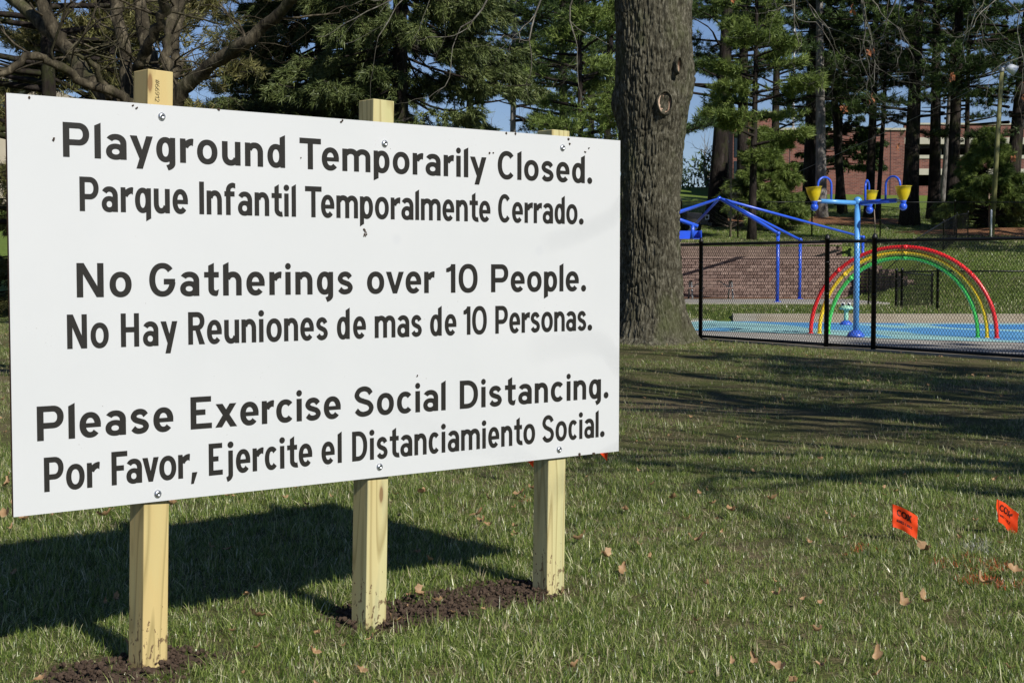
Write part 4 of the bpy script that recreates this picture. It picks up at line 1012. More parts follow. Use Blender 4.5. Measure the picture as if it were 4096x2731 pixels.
# evergreens right of the view, on the lawn and on the rise
ptm, _ = trunk_mesh("trunk", 22, .38, .08, M['bark_pine'], (.3, 0))
for i_, (x_, y_, vi, rz, sc, lab) in enumerate([(16.0, 3.0, 1, 2.0, .72, "pine on the lawn well right of the view"), (20.5, 5.0, 2, 4.1, .8, "pine on the lawn outside the pool fence at the right"),
        (29, 49, 1, 1.0, 1, "pine on the bank just outside the right of the view"), (34, 58, 3, 3.0, 1, "bushy pine high on the bank right of the view"), (36, 45, 2, .5, 1, "pine low on the bank right of the view"), (41, 36, 1, 4.6, 1, "pine at the foot of the bank right of the view"),]):
    add_tree("pine_tree", lab, "pine tree", (x_, y_, gz_at(x_, y_)), ptm, [("limbs", pv[vi][0]), ("crown", pv[vi][1])], rz, "pines outside the right of the view", sc)
# shaded spruce between the pines and the brick wall
dk = spruce_mesh(47, 13, 3.1, M['pine'], 150, 15, .24, .06, 2.4, .1, 26, 1); tm, _ = trunk_mesh("trunk", 12.6, .22, .05, M['bark_pine'])
for (u_, D, rz, sc, lab) in ((1925, 96, 0, 1.0, "dark spruce in front of the plain brick wall behind the pale trunk"),):
    X = (u_ * 1.7415 - 2048) / FPX * D; add_tree("dark_conifer", lab, "conifer", (X, D, gz_at(X, D)), tm, [("limbs", dk[0]), ("crown", dk[1])], rz, None, sc)
# ------------------------------------------------------------------ chain link fences
def chainlink(p0, p1, zb0, zb1, h, pitch, row, r, ztop0=None, ztop1=None):
    """woven wires between two points; zig-zag round-ish wires with real thickness"""
    p0 = np.array(p0, float); p1 = np.array(p1, float); L = np.linalg.norm(p1 - p0); u = (p1 - p0) / L; n = np.array([-u[1], u[0]])
    nw = int(L / (pitch / 2)); nr = int(h / row); K = np.arange(nw)[:, None]; J = np.arange(nr + 1)[None, :]
    par = (K + J) % 2; s = (K + par) * (pitch / 2); z = J * (h / nr) + 0 * K; off = np.where(K % 2 == 0, 1, -1) * r * .6 + 0 * J
    s = s + rng.normal(size=s.shape) * pitch * .02
    x = p0[0] + u[0] * s + n[0] * off; y = p0[1] + u[1] * s + n[1] * off; z = z + zb0 + (zb1 - zb0) * s / L
    c = np.stack([x, y, z], -1)      # nw, nr+1, 3
    V = []
    for k in range(3):
        a = 2 * math.pi * k / 3 + .5
        V.append(c + np.array([u[0] * math.cos(a) * r + n[0] * math.sin(a) * r, u[1] * math.cos(a) * r + n[1] * math.sin(a) * r, 0]))
    V = np.stack(V, 2).reshape(-1, 3)   # nw, nr+1, 3(k), 3
    b = (np.arange(nw)[:, None] * (nr + 1) + np.arange(nr)[None, :]).reshape(-1, 1) * 3
    F = np.concatenate([np.c_[b + k, b + (k + 1) % 3, b + (k + 1) % 3 + 3, b + k + 3] for k in range(3)])
    return V, F
def fence(name, label, pts, h, zf, rails=(1.0,), post_r=.03, rail_r=.021, pitch=.062, row=.037, wr=.0032, wire='black_wire', pole='black_pole', posts=None, caps=True, barbs=True, group=None):
    o = empty(name, (pts[0][0], pts[0][1], 0)); tag(o, label, "fence", group); O = np.array([pts[0][0], pts[0][1]])
    for i, p in enumerate(pts if posts is None else posts):
        z = zf(p[0], p[1]); b = MB(); pr = post_r * (p[2] if len(p) > 2 else 1)
        b.lathe([(pr, -.2), (pr, h + .03)] + ([(pr * 1.15, h + .03), (pr * 1.15, h + .06), (pr * .8, h + .10), (pr * .3, h + .12)] if caps else []), (p[0] - O[0], p[1] - O[1], z), 12)
        for q in (.2, .5, .8): b.lathe([(pr * 1.12, h * q), (pr * 1.12, h * q + .02)], (p[0] - O[0], p[1] - O[1], z), 10)
        b.build("post", M[pole], o, True)
    for a_, c_ in zip(pts[:-1], pts[1:]):
        za, zc = zf(a_[0], a_[1]), zf(c_[0], c_[1])
        for q in rails:
            b = MB(); b.tube([(a_[0] - O[0], a_[1] - O[1], za + h * q), (c_[0] - O[0], c_[1] - O[1], zc + h * q)], rail_r, 10); b.build("rail", M[pole], o, True)
        V, F = chainlink((a_[0] - O[0], a_[1] - O[1]), (c_[0] - O[0], c_[1] - O[1]), za + .03, zc + .03, h + (.03 if barbs else -.03), pitch, row, wr)
        m_ = link("chain_link_mesh", np_mesh("chain_link_mesh", V, F, M[wire]), o); m_["kind"] = "stuff"
    return o
FH = lambda x, y: 0.03
fence("pool_fence", "black chain link fence with thick posts between the lawn and the splash pad", [FENCE[1], FENCE[2], FENCE[3], FENCE[4], FENCE[5], FENCE[6], FENCE[8]], 1.66, FH,
      posts=[FENCE[1], FENCE[2], FENCE[3], (4.99, 22.6, 1.05), (5.56, 21.9, 1.1), FENCE[7], FENCE[8]], post_r=.036, rail_r=.026, rails=(1.0, .02), pitch=.056, row=.038, wr=.0035)
GZ = lambda x, y: gz_at(x, y)
up = [at(u_, 500, 68.5) for u_ in (1440, 1565, 1695, 1865, 2022, 2193, 2380)]
fence("upper_fence", "tall dark chain link fence crossing the upper lawn above the retaining wall", [(p.x, 68.5) for p in up], 1.72, GZ, post_r=.038, rail_r=.022, pitch=.13, row=.08, wr=.0030, barbs=False)
# fence running down the bank toward the pad
a_, b_, c_ = at(2197, 540, 66), at(2150, 560, 61), at(1985, 640, 47)
fence("bank_fence", "dark chain link fence running diagonally down the grass bank behind the rainbow arch", [(a_.x + 1.0, 67.5), (a_.x, 66), (b_.x, 60), (c_.x + .9, 50)], 1.25, GZ, pitch=.10, row=.06, wr=.0034, barbs=False)
g0, g1, g2, g3, g4 = (13.4, 45.5), (at(2058, 690, 39.5).x, 39.5), (at(2071, 690, 39).x, 39.0), (at(2153, 700, 37).x, 37.0), (at(2400, 700, 36.2).x, 36.2)
fence("low_fence", "low black chain link fence with a gate behind the rainbow arch", [g0, g1, g2, g3, g4], 1.02, GZ, pitch=.12, row=.075, wr=.0034, barbs=False, post_r=.036)

# ------------------------------------------------------------------ splash pad equipment
fl, fr = Vector((5.745, 27.38, .02)), Vector((8.727, 25.634, .02)); mid = (fl + fr) / 2; ax = (fr - fl).normalized()
arch = empty("rainbow_arch", tuple(mid)); tag(arch, "rainbow arch of red, yellow and green tubes standing on the splash pad", "water feature")
arch_ang = math.atan2(ax.y, ax.x)
for nm, a0, a1, hh in (("red", (5.745, 27.38), (8.727, 25.634), 1.645), ("yellow", (5.90, 27.32), (8.60, 25.76), 1.545), ("green", (6.055, 27.26), (8.47, 25.88), 1.45)):
    A0, A1 = Vector((*a0, 0)), Vector((*a1, 0)); c = (A0 + A1) / 2; R_ = (A1 - A0) / 2; b = MB(); pts = []
    for k in range(57):
        t = math.pi * k / 56; cs, sn = -math.cos(t), math.sin(t)
        e = 2 / 2.06
        cs = math.copysign(abs(cs) ** e, cs); sn = abs(sn) ** e
        p_ = c + R_ * cs; pts.append((p_.x - mid.x, p_.y - mid.y, hh * sn))
    b.tube(pts, .038, 14); o = b.build(nm + "_tube", M[nm], arch, True)
    for k in (14, 28, 42):
        b = MB(); b.tube(pts[k:k + 2], .042, 14); b.build("sleeve_joint", M[nm], arch, True)
    for k in (0, -1):
        b = MB(); b.lathe([(.055, -.002), (.055, .012), (.04, .016)], pts[k], 14); b.build("foot_plate", M[nm], arch, True)
# dumping bucket post
BP = Vector((6.29, 26.04, .02)); bp_ = empty("bucket_post", tuple(BP)); tag(bp_, "light blue post with three arms carrying yellow tipping buckets", "water feature")
b = MB(); b.lathe([(.053, 0), (.053, 2.42)], n=20); b.build("post", M['sky_blue'], bp_, True)
b = MB(); b.lathe([(.16, 0), (.16, .03), (.13, .07), (.08, .115), (.058, .125)], n=24)
for k in range(5):
    a = k * 1.2566 + .3; b.lathe([(.018, .05), (.018, .085), (.001, .09)], (.115 * math.cos(a), .115 * math.sin(a), 0), 8)
b.build("base_flange", M['navy'], bp_, True)
b = MB(); b.sphere((0, 0, 2.47), .078, 20, 12); b.build("hub_ball", M['sky_blue'], bp_, True)
AL = .92
for k, deg in enumerate((203, -47, 63)):
    a = math.radians(deg); dx, dy = math.cos(a), math.sin(a); arm = MB()
    arm.tube([(dx * .05, dy * .05, 2.44), (dx * (AL - .12), dy * (AL - .12), 2.455)], .040, 14)
    oa = arm.build("arm", M['sky_blue' if k == 0 else 'royal'], bp_, True)
    b = MB(); b.tube([(dx * (AL - .12), dy * (AL - .12), 2.455), (dx * (AL - .02), dy * (AL - .02), 2.455)], .018, 8); b.build("pivot_rod", M['galv'], oa)
    x, y = dx * (AL + .02), dy * (AL + .02); ti = Matrix.Rotation(math.radians(-4 + 3 * k), 3, 'Y')
    b = MB(); b.lathe([(.050, -.02), (.078, .03), (.105, .09), (.125, .16), (.138, .235), (.150, .238), (.150, .246), (.132, .246), (.118, .16), (.09, .07), (.05, .0)], (x, y, 2.46), 24, ti, cap=False); b.build("bucket", M['bucket'], oa, True)
    b = MB(); b.lathe([(.001, -.075), (.045, -.07), (.05, -.03), (.058, 0.0), (.05, .015), (.001, .02)], (x, y, 2.45), 16, ti); b.sphere((x, y, 2.345), .070, 16, 10); b.build("counterweight_ball", M['royal'], oa, True)
    # feed pipe: rises from the arm and hooks over the bucket
    px_, py_ = dx * (AL - .34), dy * (AL - .34); pts = [(px_, py_, 2.47), (px_, py_, 2.74)]
    for q in range(1, 11):
        t = math.pi * q / 10; r_ = .145; pts.append((px_ + dx * r_ * (1 - math.cos(t)), py_ + dy * r_ * (1 - math.cos(t)), 2.74 + r_ * math.sin(t)))
    pts.append((px_ + dx * .29, py_ + dy * .29, 2.70)); b = MB(); b.tube(pts, .020, 10); b.build("feed_pipe", M['royal'], oa, True)
# frog sprayer
FG = Vector((7.40, 31.55, .02)); fg = empty("frog_sprayer", tuple(FG), math.radians(-15)); tag(fg, "pale green frog shaped spray head on a stalk with a blue base", "water feature")
b = MB(); b.lathe([(.135, 0), (.135, .02), (.12, .05), (.08, .085), (.05, .095)], n=20); b.build("base", M['navy'], fg, True)
b = MB(); b.lathe([(.052, .08), (.05, .16), (.048, .30), (.062, .34)], n=16); b.build("stalk", M['frog'], fg, True)
b = MB(); b.lathe([(.05, .325), (.10, .335), (.155, .352), (.160, .37), (.13, .405), (.085, .43), (.03, .437), (.001, .437)], n=24); b.build("head", M['frog'], fg, True)
for sx in (-.062, .062):
    b = MB(); b.sphere((sx, -.03, .452), .046, 16, 10); e = b.build("eye", M['white'], fg, True)
    b = MB(); b.sphere((sx, -.055, .450), .033, 14, 8); b.build("pupil", M['black_gloss'], e, True)
# steel shade frame beyond the pad (no canopy on it)
sf = empty("shade_frame", (9.55, 51.2, .03)); tag(sf, "royal blue steel shade frame without its canopy, standing before the retaining wall", "shade frame"); O = Vector((9.55, 51.2, 0.03))
apex = at(1652, 456, 55); e1, e2, e3 = at(1787, 536, 51.2), at(1838, 551, 56), at(1982, 545, 60); e4 = at(1480, 512, 50); e5 = at(1470, 520, 54); e6 = at(1555, 560, 61)
def beam(p, q, r=.052): b = MB(); b.tube([p - O, q - O], r, 12); b.build("beam", M['royal'], sf, True)
def legp(t, r=.062, base=None):
    b = MB(); g = base if base is not None else 0.05; b.tube([(t.x - O.x, t.y - O.y, g - O.z), (t.x - O.x, t.y - O.y, t.z + .04 - O.z)], r, 14); b.build("post", M['royal'], sf, True)
    b = MB(); b.tube([(t.x - O.x, t.y - O.y - .1, t.z - O.z), (t.x - O.x, t.y - O.y + .1, t.z - O.z)], r * 1.15, 14); b.build("post_collar", M['royal'], sf, True)
    b = MB(); b.box((t.x - O.x, t.y - O.y, g - O.z + .015), (.26, .26, .03)); b.build("base_plate", M['royal'], sf)
for e in (e1, e2, e4, e5, e6): beam(apex, e)
beam(e1 + Vector((.0, 0, .02)), apex + Vector((.25, 0, -.06)), .04); beam(apex, e3)
for e in (e1, e2, e3, e4): legp(e)
b = MB(); b.sphere(apex - O, .09, 14, 8); b.build("apex_cap", M['royal'], sf, True)
# blue pipe and tray feature, half hidden by the oak
tq = at(1590, 549, 45); tf = empty("tray_feature", (tq.x - .7, 45, 0)); tag(tf, "blue pipe frame holding a deep blue tray, half hidden behind the oak trunk", "water feature"); O2 = Vector((tq.x - .7, 45, 0))
P1, P2 = at(1500, 483, 45), at(1603, 520, 45); b = MB(); b.tube([P1 - O2, P2 - O2], .060, 14); b.build("sloping_pipe", M['royal'], tf, True)
Q1, Q2 = at(1592, 515, 45), at(1589, 548, 45); b = MB(); b.tube([Q1 - O2, Q2 - O2], .058, 14); b.build("hanger_pipe", M['royal'], tf, True)
t0, t1 = at(1500, 549, 45.1), at(1611, 550, 45.1); th = 20 / 3273 * 45
b = MB(); w_ = t1.x - t0.x; cxx = (t0.x + t1.x) / 2 - O2.x; zb = t0.z
b.box((cxx, .35, zb + .01), (w_, .7, .02)); b.box((cxx, .69, zb + th / 2), (w_, .02, th)); b.box((cxx + w_ / 2 - .01, .35, zb + th / 2), (.02, .7, th)); b.box((cxx - w_ / 2 + .01, .35, zb + th / 2), (.02, .7, th)); b.build("tray", M['royal'], tf)
b = MB(); b.tube([(-.55, .3, 0), (-.55, .3, P1.z + .2)], .075, 14); b.build("post", M['royal'], tf, True)
# picnic table
pq = at(1632, 690, 55.5); pt = empty("picnic_table", (pq.x, 55.5, .06)); tag(pt, "grey legged picnic table with brown planks in front of the retaining wall", "picnic table")
for k in range(3):
    b = MB(); b.box((0, -.24 + k * .24, .76), (2.45, .225, .045)); b.build("top_plank", M['table'], pt)
for sy in (-.72, .72):
    b = MB(); b.box((0, sy, .44), (2.45, .26, .045)); b.build("bench_plank", M['table'], pt)
for sx in (-.78, .78):
    b = MB(); b.tube([(sx, -.62, 0), (sx, -.2, .73)], .035, 8); b.tube([(sx, .62, 0), (sx, .2, .73)], .035, 8); b.tube([(sx, -.75, .41), (sx, .75, .41)], .026, 8); b.tube([(sx - sx * .02, 0, .42), (sx * .35, 0, .74)], .02, 8); b.build("leg_frame", M['galv'], pt, True)
# off-roader on the upper lawn
cz = gz_at(at(1600, 540, 70.5).x, 70.5); cx_ = at(1624, 540, 70.5).x; car = empty("parked_car", (cx_ - 2.1, 70.7, cz)); tag(car, "dark boxy off-roader parked on the upper lawn, its headlight showing beside the blue tray", "car")
b = MB(); b.add([(-2, -.85, .45), (2.05, -.85, .45), (2.08, -.85, 1.02), (.85, -.85, 1.10), (.25, -.78, 1.72), (-1.9, -.78, 1.72), (-2.0, -.85, 1.05),
                (-2, .85, .45), (2.05, .85, .45), (2.08, .85, 1.02), (.85, .85, 1.10), (.25, .78, 1.72), (-1.9, .78, 1.72), (-2.0, .85, 1.05)],
               [(0, 1, 2, 3, 4, 5, 6), (13, 12, 11, 10, 9, 8, 7), (0, 7, 8, 1), (1, 8, 9, 2), (2, 9, 10, 3), (3, 10, 11, 4), (4, 11, 12, 5), (5, 12, 13, 6), (6, 13, 7, 0)])
b.build("body", M['truck'], car, bevel=.04)
for x in (-1.3, 1.35):
    for y in (-.86, .86):
        b = MB(); b.lathe([(.22, -.11), (.37, -.10), (.39, 0), (.37, .10), (.22, .11)], (x, y, .38), 24, Matrix.Rotation(math.pi / 2, 3, 'X')); wh = b.build("wheel", M['tyre'], car, True)
        b = MB(); b.lathe([(.001, -.12), (.2, -.12), (.22, -.10), (.22, .10), (.2, .12), (.001, .12)], (x, y, .38), 12, Matrix.Rotation(math.pi / 2, 3, 'X')); b.build("rim", M['steel'], wh)
for y in (-.62, .62):
    b = MB(); b.box((2.0, y * 1.3, .84), (.20, .16, .22)); b.build("headlight_frame", M['steel'], car); b = MB(); b.box((1.99, y * 1.33, .84), (.14, .17, .15)); b.build("headlight", M['black_gloss'], car)
b = MB(); b.box((2.15, 0, .5), (.22, 1.6, .2)); b.build("bumper", M['truck'], car, bevel=.03)
b = MB(); b.add([(.83, -.74, 1.13), (.83, .74, 1.13), (.27, .7, 1.70), (.27, -.7, 1.70)], [(0, 1, 2, 3)]); b.build("windscreen", M['glass'], car)
b = MB(); b.add([(.62, -.835, 1.15), (.22, -.80, 1.65), (-.7, -.80, 1.65), (-.7, -.845, 1.15)], [(0, 1, 2, 3)]); b.build("side_window", M['glass'], car)
# floodlight pole
lp = at(2277, 550, 69); zz_ = gz_at(lp.x, 69); lt = empty("floodlight_pole", (lp.x, 69, zz_)); tag(lt, "olive steel pole with a white floodlight at its top", "floodlight"); tp = at(2301, 166, 69) - Vector((lp.x, 69, zz_))
b = MB(); b.tube([(0, 0, -.3), tp * .5, tp], [.125, .115, .10], 16); b.build("pole", M['olive_pole'], lt, True)
b = MB(); b.lathe([(.11, 0), (.13, .05), (.12, .2), (.05, .28)], tuple(tp), 14); b.tube([tp + Vector((0, 0, .12)), tp + Vector((.25, -.05, .10))], .05, 8); b.build("bracket", M['galv'], lt, True)
Rl = Matrix.Rotation(math.radians(118), 3, 'Y'); b = MB(); b.lathe([(.06, -.30), (.17, -.22), (.22, -.02), (.23, .16), (.27, .20)], tuple(tp + Vector((.45, -.08, .14))), 20, Rl, cap=False)
b.lathe([(.25, .17), (.001, .165)], tuple(tp + Vector((.45, -.08, .14))), 20, Rl, cap=False); b.build("lamp_head", M['lamp_lens'], lt, True)
# cable strung from the pole, post, stake
def cable(name, label, p, q, sag, r):
    b = MB(); pts = [p.lerp(q, k / 20) - Vector((0, 0, sag * (1 - (2 * k / 20 - 1) ** 2))) for k in range(21)]; b.tube(pts, r, 5); return tag(b.build(name, M['galv']), label, "cable")
cable("overhead_cable", "thin overhead cable sloping from the floodlight down to the left", at(2301, 172, 69), at(1540, 515 - 0, 92) + Vector((0, 0, 0)), .3, .010)
cable("overhead_cable", "thin overhead cable running right from the floodlight out of view", at(2303, 170, 69), at(2460, 195, 66), .05, .010)
q = at(2276, 548, 67.6); o = MB(); o.lathe([(.045, -.1), (.045, 1.38), (.03, 1.42)], n=10); tag(o.build("white_post", M['white'], None, True, (q.x, 67.6, gz_at(q.x, 67.6))), "short white post at the foot of the floodlight pole", "post")
q = at(2008, 547, 67); o = MB(); o.tube([(0, 0, -.1), (.03, 0, .7), (-.02, 0, 1.45)], .022, 6); tag(o.build("wooden_stake", M['bark_young'], None, True, (q.x, 67, gz_at(q.x, 67))), "thin pale stake on the upper lawn right of the bucket post", "stake")

# ------------------------------------------------------------------ buildings
def building(name, label, loc): return tag(empty(name, loc), label, "building")
D = 112; zB = gz_at(40, D) - .6
def X_(u_, D=112): return (u_ * 1.7415 - 2048) / FPX * D
def Z_(y_, D=112): return CAM_H + (1071 + 8 - y_ * 1.7415) / FPX * D * 1.0
g = building("parking_garage", "red brick parking garage with pale concrete bands and dark open decks behind the pines", (0, D, 0))
x0, x1, x2 = X_(1722), X_(2072), X_(2420)
def slab(n_, xa, xb, za, zb, y0, y1, m): b = MB(); b.box(((xa + xb) / 2, (y0 + y1) / 2, (za + zb) / 2), (xb - xa, y1 - y0, zb - za)); return b.build(n_, M[m], g)
slab("wall", x0, x1, 5.0, Z_(306), 0, 14, 'brick'); slab("cap", x0 - .1, x1 + .1, Z_(306), Z_(301), -.15, 14.1, 'band')
slab("wall", X_(1722), X_(1800), Z_(301), Z_(258), 3, 12, 'brick'); slab("cap", X_(1720), X_(1802), Z_(258), Z_(254), 2.9, 12.1, 'band')
slab("parapet", x1, x2, Z_(322), Z_(293), .1, .5, 'brick'); slab("cap", x1, x2, Z_(293), Z_(289), 0, .6, 'band')
slab("concrete_band", x1, x2, Z_(337), Z_(322), 0.02, .6, 'band'); slab("concrete_band", x1, x2, Z_(370), Z_(362), .02, .6, 'band'); slab("parapet", x1, x2, Z_(393), Z_(370), .1, .5, 'brick')
slab("concrete_band", x1, x2, Z_(407), Z_(393), 0.02, .6, 'band'); slab("parapet", x1, x2, Z_(470), Z_(432), .1, .5, 'brick')
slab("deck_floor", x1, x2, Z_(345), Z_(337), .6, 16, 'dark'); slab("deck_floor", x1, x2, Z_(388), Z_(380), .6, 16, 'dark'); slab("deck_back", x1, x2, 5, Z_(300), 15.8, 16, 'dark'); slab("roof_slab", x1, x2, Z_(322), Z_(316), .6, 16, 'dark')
for u_ in (2160, 2250, 2340): slab("column", X_(u_) - .25, X_(u_) + .25, 5, Z_(322), 1.2, 1.7, 'band')
for u_ in (1810, 1925, 2040): slab("joint", X_(u_) - .03, X_(u_) + .03, 5.5, Z_(306), -.012, .01, 'dark')
gl = MB(); gl.box(((X_(1680) + X_(1722)) / 2, 1, 8.5), (X_(1722) - X_(1680), 2, 9)); gl.build("stair_tower", M['brick'], g)
for k in range(3):
    b = MB(); b.box(((X_(1683) + X_(1702)) / 2, -.02, 6.6 + k * 2.1), (X_(1702) - X_(1683), .08, 1.8)); b.build("window", M['glass'], g)
for u_ in (1822,):
    q = at(u_, 300, 118); o = MB(); o.lathe([(.10, 0), (.07, 16), (.0505, 16.2)], n=10); tag(o.build("flagpole", M['white'], None, True, (q.x, 118, 8)), "tall white pole behind the brick wall", "pole")
h1 = tag(empty("brick_building", (0, 95, 0)), "distant red brick building with flat dark roof units, between the spruces", "building"); g = h1; D = 95
def X2(u_): return (u_ * 1.7415 - 2048) / FPX * 95
def Z2(y_): return CAM_H + (1079 - y_ * 1.7415) / FPX * 95
slab("wall", X2(598), X2(740), 4, Z2(219), 0, 10, 'brick'); slab("coping", X2(597), X2(741), Z2(219), Z2(213), -.2, 10.1, 'truck'); slab("wall", X2(604), X2(628), Z2(213), Z2(197), 1, 5, 'brick'); slab("coping", X2(602), X2(630), Z2(197), Z2(193), .9, 5.1, 'tan_bld')
slab("roof_unit", X2(632), X2(646), Z2(213), Z2(197), 1, 3, 'grey_bld'); slab("roof_unit", X2(652), X2(690), Z2(213), Z2(192), 2, 4, 'truck')
for u_ in (640, 668, 696, 722): slab("window", X2(u_) - .4, X2(u_) + .4, Z2(262), Z2(238), -.03, .2, 'glass')
h2 = tag(empty("grey_building", (0, 95, 0)), "pale grey building with a roof plant screen at the far left edge", "building"); g = h2
slab("wall", X2(-60), X2(130), 4, Z2(215), 0, 10, 'tan_bld'); slab("cornice", X2(-60), X2(78), Z2(215), Z2(198), -.4, 10, 'grey_bld'); slab("roof_screen", X2(-40), X2(29), Z2(198), Z2(176), 2, 6, 'grey_bld')
for k in range(6): slab("louvre", X2(-40), X2(29), Z2(196 - k * 3.4), Z2(195 - k * 3.4), 1.93, 2.0, 'tan_bld')
for u_ in (6, 40, 74, 108): slab("window", X2(u_) - .5, X2(u_) + .5, Z2(262), Z2(236), -.03, .2, 'glass')
# distant hedge-like wood closing the view
rs = np.random.default_rng(77); b = MB(); PPs = []
for k in range(46):
    x = rs.uniform(-62, 34); y = rs.uniform(118, 138); z = 7.6; hgt = rs.uniform(4, 8) if x < 0 else rs.uniform(3, 5.5)
    bare_grow(b, (x, y, z), (0, 0, 1), hgt * .5, .16, 3, rs, 4, (2, 3), .12, .05, .6, .7)
tag(link("distant_woods", b.mesh("distant_woods", M['bark_oak_limb'])), kind="stuff")
P = np.c_[rs.uniform(-70, 60, 2600), rs.uniform(121, 134, 2600), 7.6 + rs.uniform(0, 1, 2600) ** 1.5 * 3.2]
V, F = needles(P, np.tile([0, 0, 1.0], (len(P), 1)), 9, .7, .16, 1.0, .4); tag(link("distant_shrubs", np_mesh("distant_shrubs", V, F, M['pine'])), kind="stuff")

# ------------------------------------------------------------------ dug soil round the posts
PB = [(.4435, .045), (1.281, .045), (2.118, .045)]
def sign2world(u_, v_): return (TLp.x + dU.x * u_ - nS.x * v_, TLp.y + dU.y * u_ - nS.y * v_)
def soil_mask(x, y):
    """1 where the ground was dug (world coordinates)"""
    u_ = (x - TLp.x) * dU.x + (y - TLp.y) * dU.y; v_ = -((x - TLp.x) * nS.x + (y - TLp.y) * nS.y)
    n_ = fbm(np.c_[u_ * 5, v_ * 5], 4, 44) - .5
    m_ = np.exp(-(((u_ - .40) / .40) ** 2 + ((v_ - .02) / .26) ** 2)) + .95 * np.exp(-(((u_ - 1.30) / .24) ** 2 + ((v_ - .12) / .26) ** 2)) + 1.0 * np.exp(-(((u_ - 2.05) / .27) ** 2 + ((v_ - .13) / .24) ** 2)) + .62 * np.exp(-(((u_ - 1.7) / .35) ** 2 + ((v_ - .14) / .24) ** 2))
    return np.clip(m_ + n_ * .9, 0, 1.3)
gu, gv = np.meshgrid(np.linspace(-.6, 3.0, 420), np.linspace(-.75, .75, 180)); wx = TLp.x + dU.x * gu - nS.x * gv; wy = TLp.y + dU.y * gu - nS.y * gv
sm = soil_mask(wx.ravel(), wy.ravel()).reshape(gu.shape); ed = np.minimum(np.minimum(gu + .6, 3.0 - gu) / .3, np.minimum(gv + .75, .75 - gv) / .2).clip(0, 1)
sm = sm * ed
cl = fbm(np.c_[gu.ravel() * 30, gv.ravel() * 30], 4, 61).reshape(gu.shape); cl2 = np.abs(vnoise(np.c_[gu.ravel() * 55, gv.ravel() * 55], 62) - .5).reshape(gu.shape)
base = H(wx, wy); zz = base - .038 + .046 * sstep(.25, 1.0, sm) + (cl - .5) * .030 + cl2 * .016
me = np_mesh("dug_soil", np.c_[wx.ravel(), wy.ravel(), zz.ravel()], grid_faces(gu.shape[1], gu.shape[0]), M['soil'], True)
tag(link("dug_soil", me), kind="stuff")

# ------------------------------------------------------------------ grass: tufts scattered as instances by geometry nodes
def tuft_mesh(seed, nblade, rad, hmin, hmax, wd, m, lean=.9):
    rs = np.random.default_rng(seed); V = []; F = []
    for k in range(nblade):
        a = rs.uniform(0, 6.283); r_ = rad * math.sqrt(rs.uniform(0, 1)); bx, by = r_ * math.cos(a), r_ * math.sin(a); L = rs.uniform(hmin, hmax); da = rs.uniform(0, 6.283); ln_ = rs.uniform(.1, lean) ; w_ = wd * rs.uniform(.6, 1.25)
        sx, sy = -math.sin(da + rs.uniform(-.6, .6)), math.cos(da + rs.uniform(-.6, .6)); th0 = ln_ * .75; p = np.array([bx, by, -.008]); b_ = len(V); S = 3
        for i in range(S + 1):
            t = i / S; ww = w_ * (1 - t ** 1.6) * .5
            if i < S: V.append((p[0] - sx * ww, p[1] - sy * ww, p[2])); V.append((p[0] + sx * ww, p[1] + sy * ww, p[2]))
            else: V.append(tuple(p))
            th = th0 + ln_ * 1.5 * (t + .17); p = p + np.array([math.cos(da) * math.sin(th), math.sin(da) * math.sin(th), math.cos(th)]) * L / S
        for i in range(S - 1): F.append((b_ + 2 * i, b_ + 2 * i + 1, b_ + 2 * i + 3, b_ + 2 * i + 2))
        F.append((b_ + 2 * S - 2, b_ + 2 * S - 1, b_ + 2 * S))
    b = MB(); b.v = V; b.f = F; return b.mesh("tuft", m)
def scatter_group(name, variants):
    """node group that puts one of the variant meshes on each point"""
    c = bpy.data.collections.new(name + "_source")
    for i, me_ in enumerate(variants):
        o = bpy.data.objects.new("%s_%02d" % (name, i), me_); c.objects.link(o)
    ng = bpy.data.node_groups.new(name, 'GeometryNodeTree'); ng.interface.new_socket("Geometry", in_out='INPUT', socket_type='NodeSocketGeometry'); ng.interface.new_socket("Geometry", in_out='OUTPUT', socket_type='NodeSocketGeometry')
    N = ng.nodes; L = ng.links; gi = N.new('NodeGroupInput'); go = N.new('NodeGroupOutput'); ip = N.new('GeometryNodeInstanceOnPoints'); ci = N.new('GeometryNodeCollectionInfo')
    ci.inputs['Collection'].default_value = c; ci.inputs['Separate Children'].default_value = True; ci.inputs['Reset Children'].default_value = True
    def attr(n_, t_):
        a_ = N.new('GeometryNodeInputNamedAttribute'); a_.data_type = t_; a_.inputs['Name'].default_value = n_; return a_.outputs['Attribute']
    L.new(gi.outputs[0], ip.inputs['Points']); L.new(ci.outputs[0], ip.inputs['Instance']); ip.inputs['Pick Instance'].default_value = True
    L.new(attr('idx', 'INT'), ip.inputs['Instance Index']); L.new(attr('rot', 'FLOAT_VECTOR'), ip.inputs['Rotation']); L.new(attr('scl', 'FLOAT'), ip.inputs['Scale']); L.new(ip.outputs[0], go.inputs[0]); return ng
def scatter(name, pts, idx, rot, scl, ng):
    me_ = bpy.data.meshes.new(name); me_.vertices.add(len(pts)); me_.vertices.foreach_set("co", np.asarray(pts, np.float32).ravel())
    a_ = me_.attributes.new('idx', 'INT', 'POINT'); a_.data.foreach_set('value', np.asarray(idx, np.int32))
    a_ = me_.attributes.new('rot', 'FLOAT_VECTOR', 'POINT'); a_.data.foreach_set('vector', np.asarray(rot, np.float32).ravel())
    a_ = me_.attributes.new('scl', 'FLOAT', 'POINT'); a_.data.foreach_set('value', np.asarray(scl, np.float32))
    o = link(name, me_); m_ = o.modifiers.new("scatter", 'NODES'); m_.node_group = ng; return tag(o, kind="stuff")
T = []
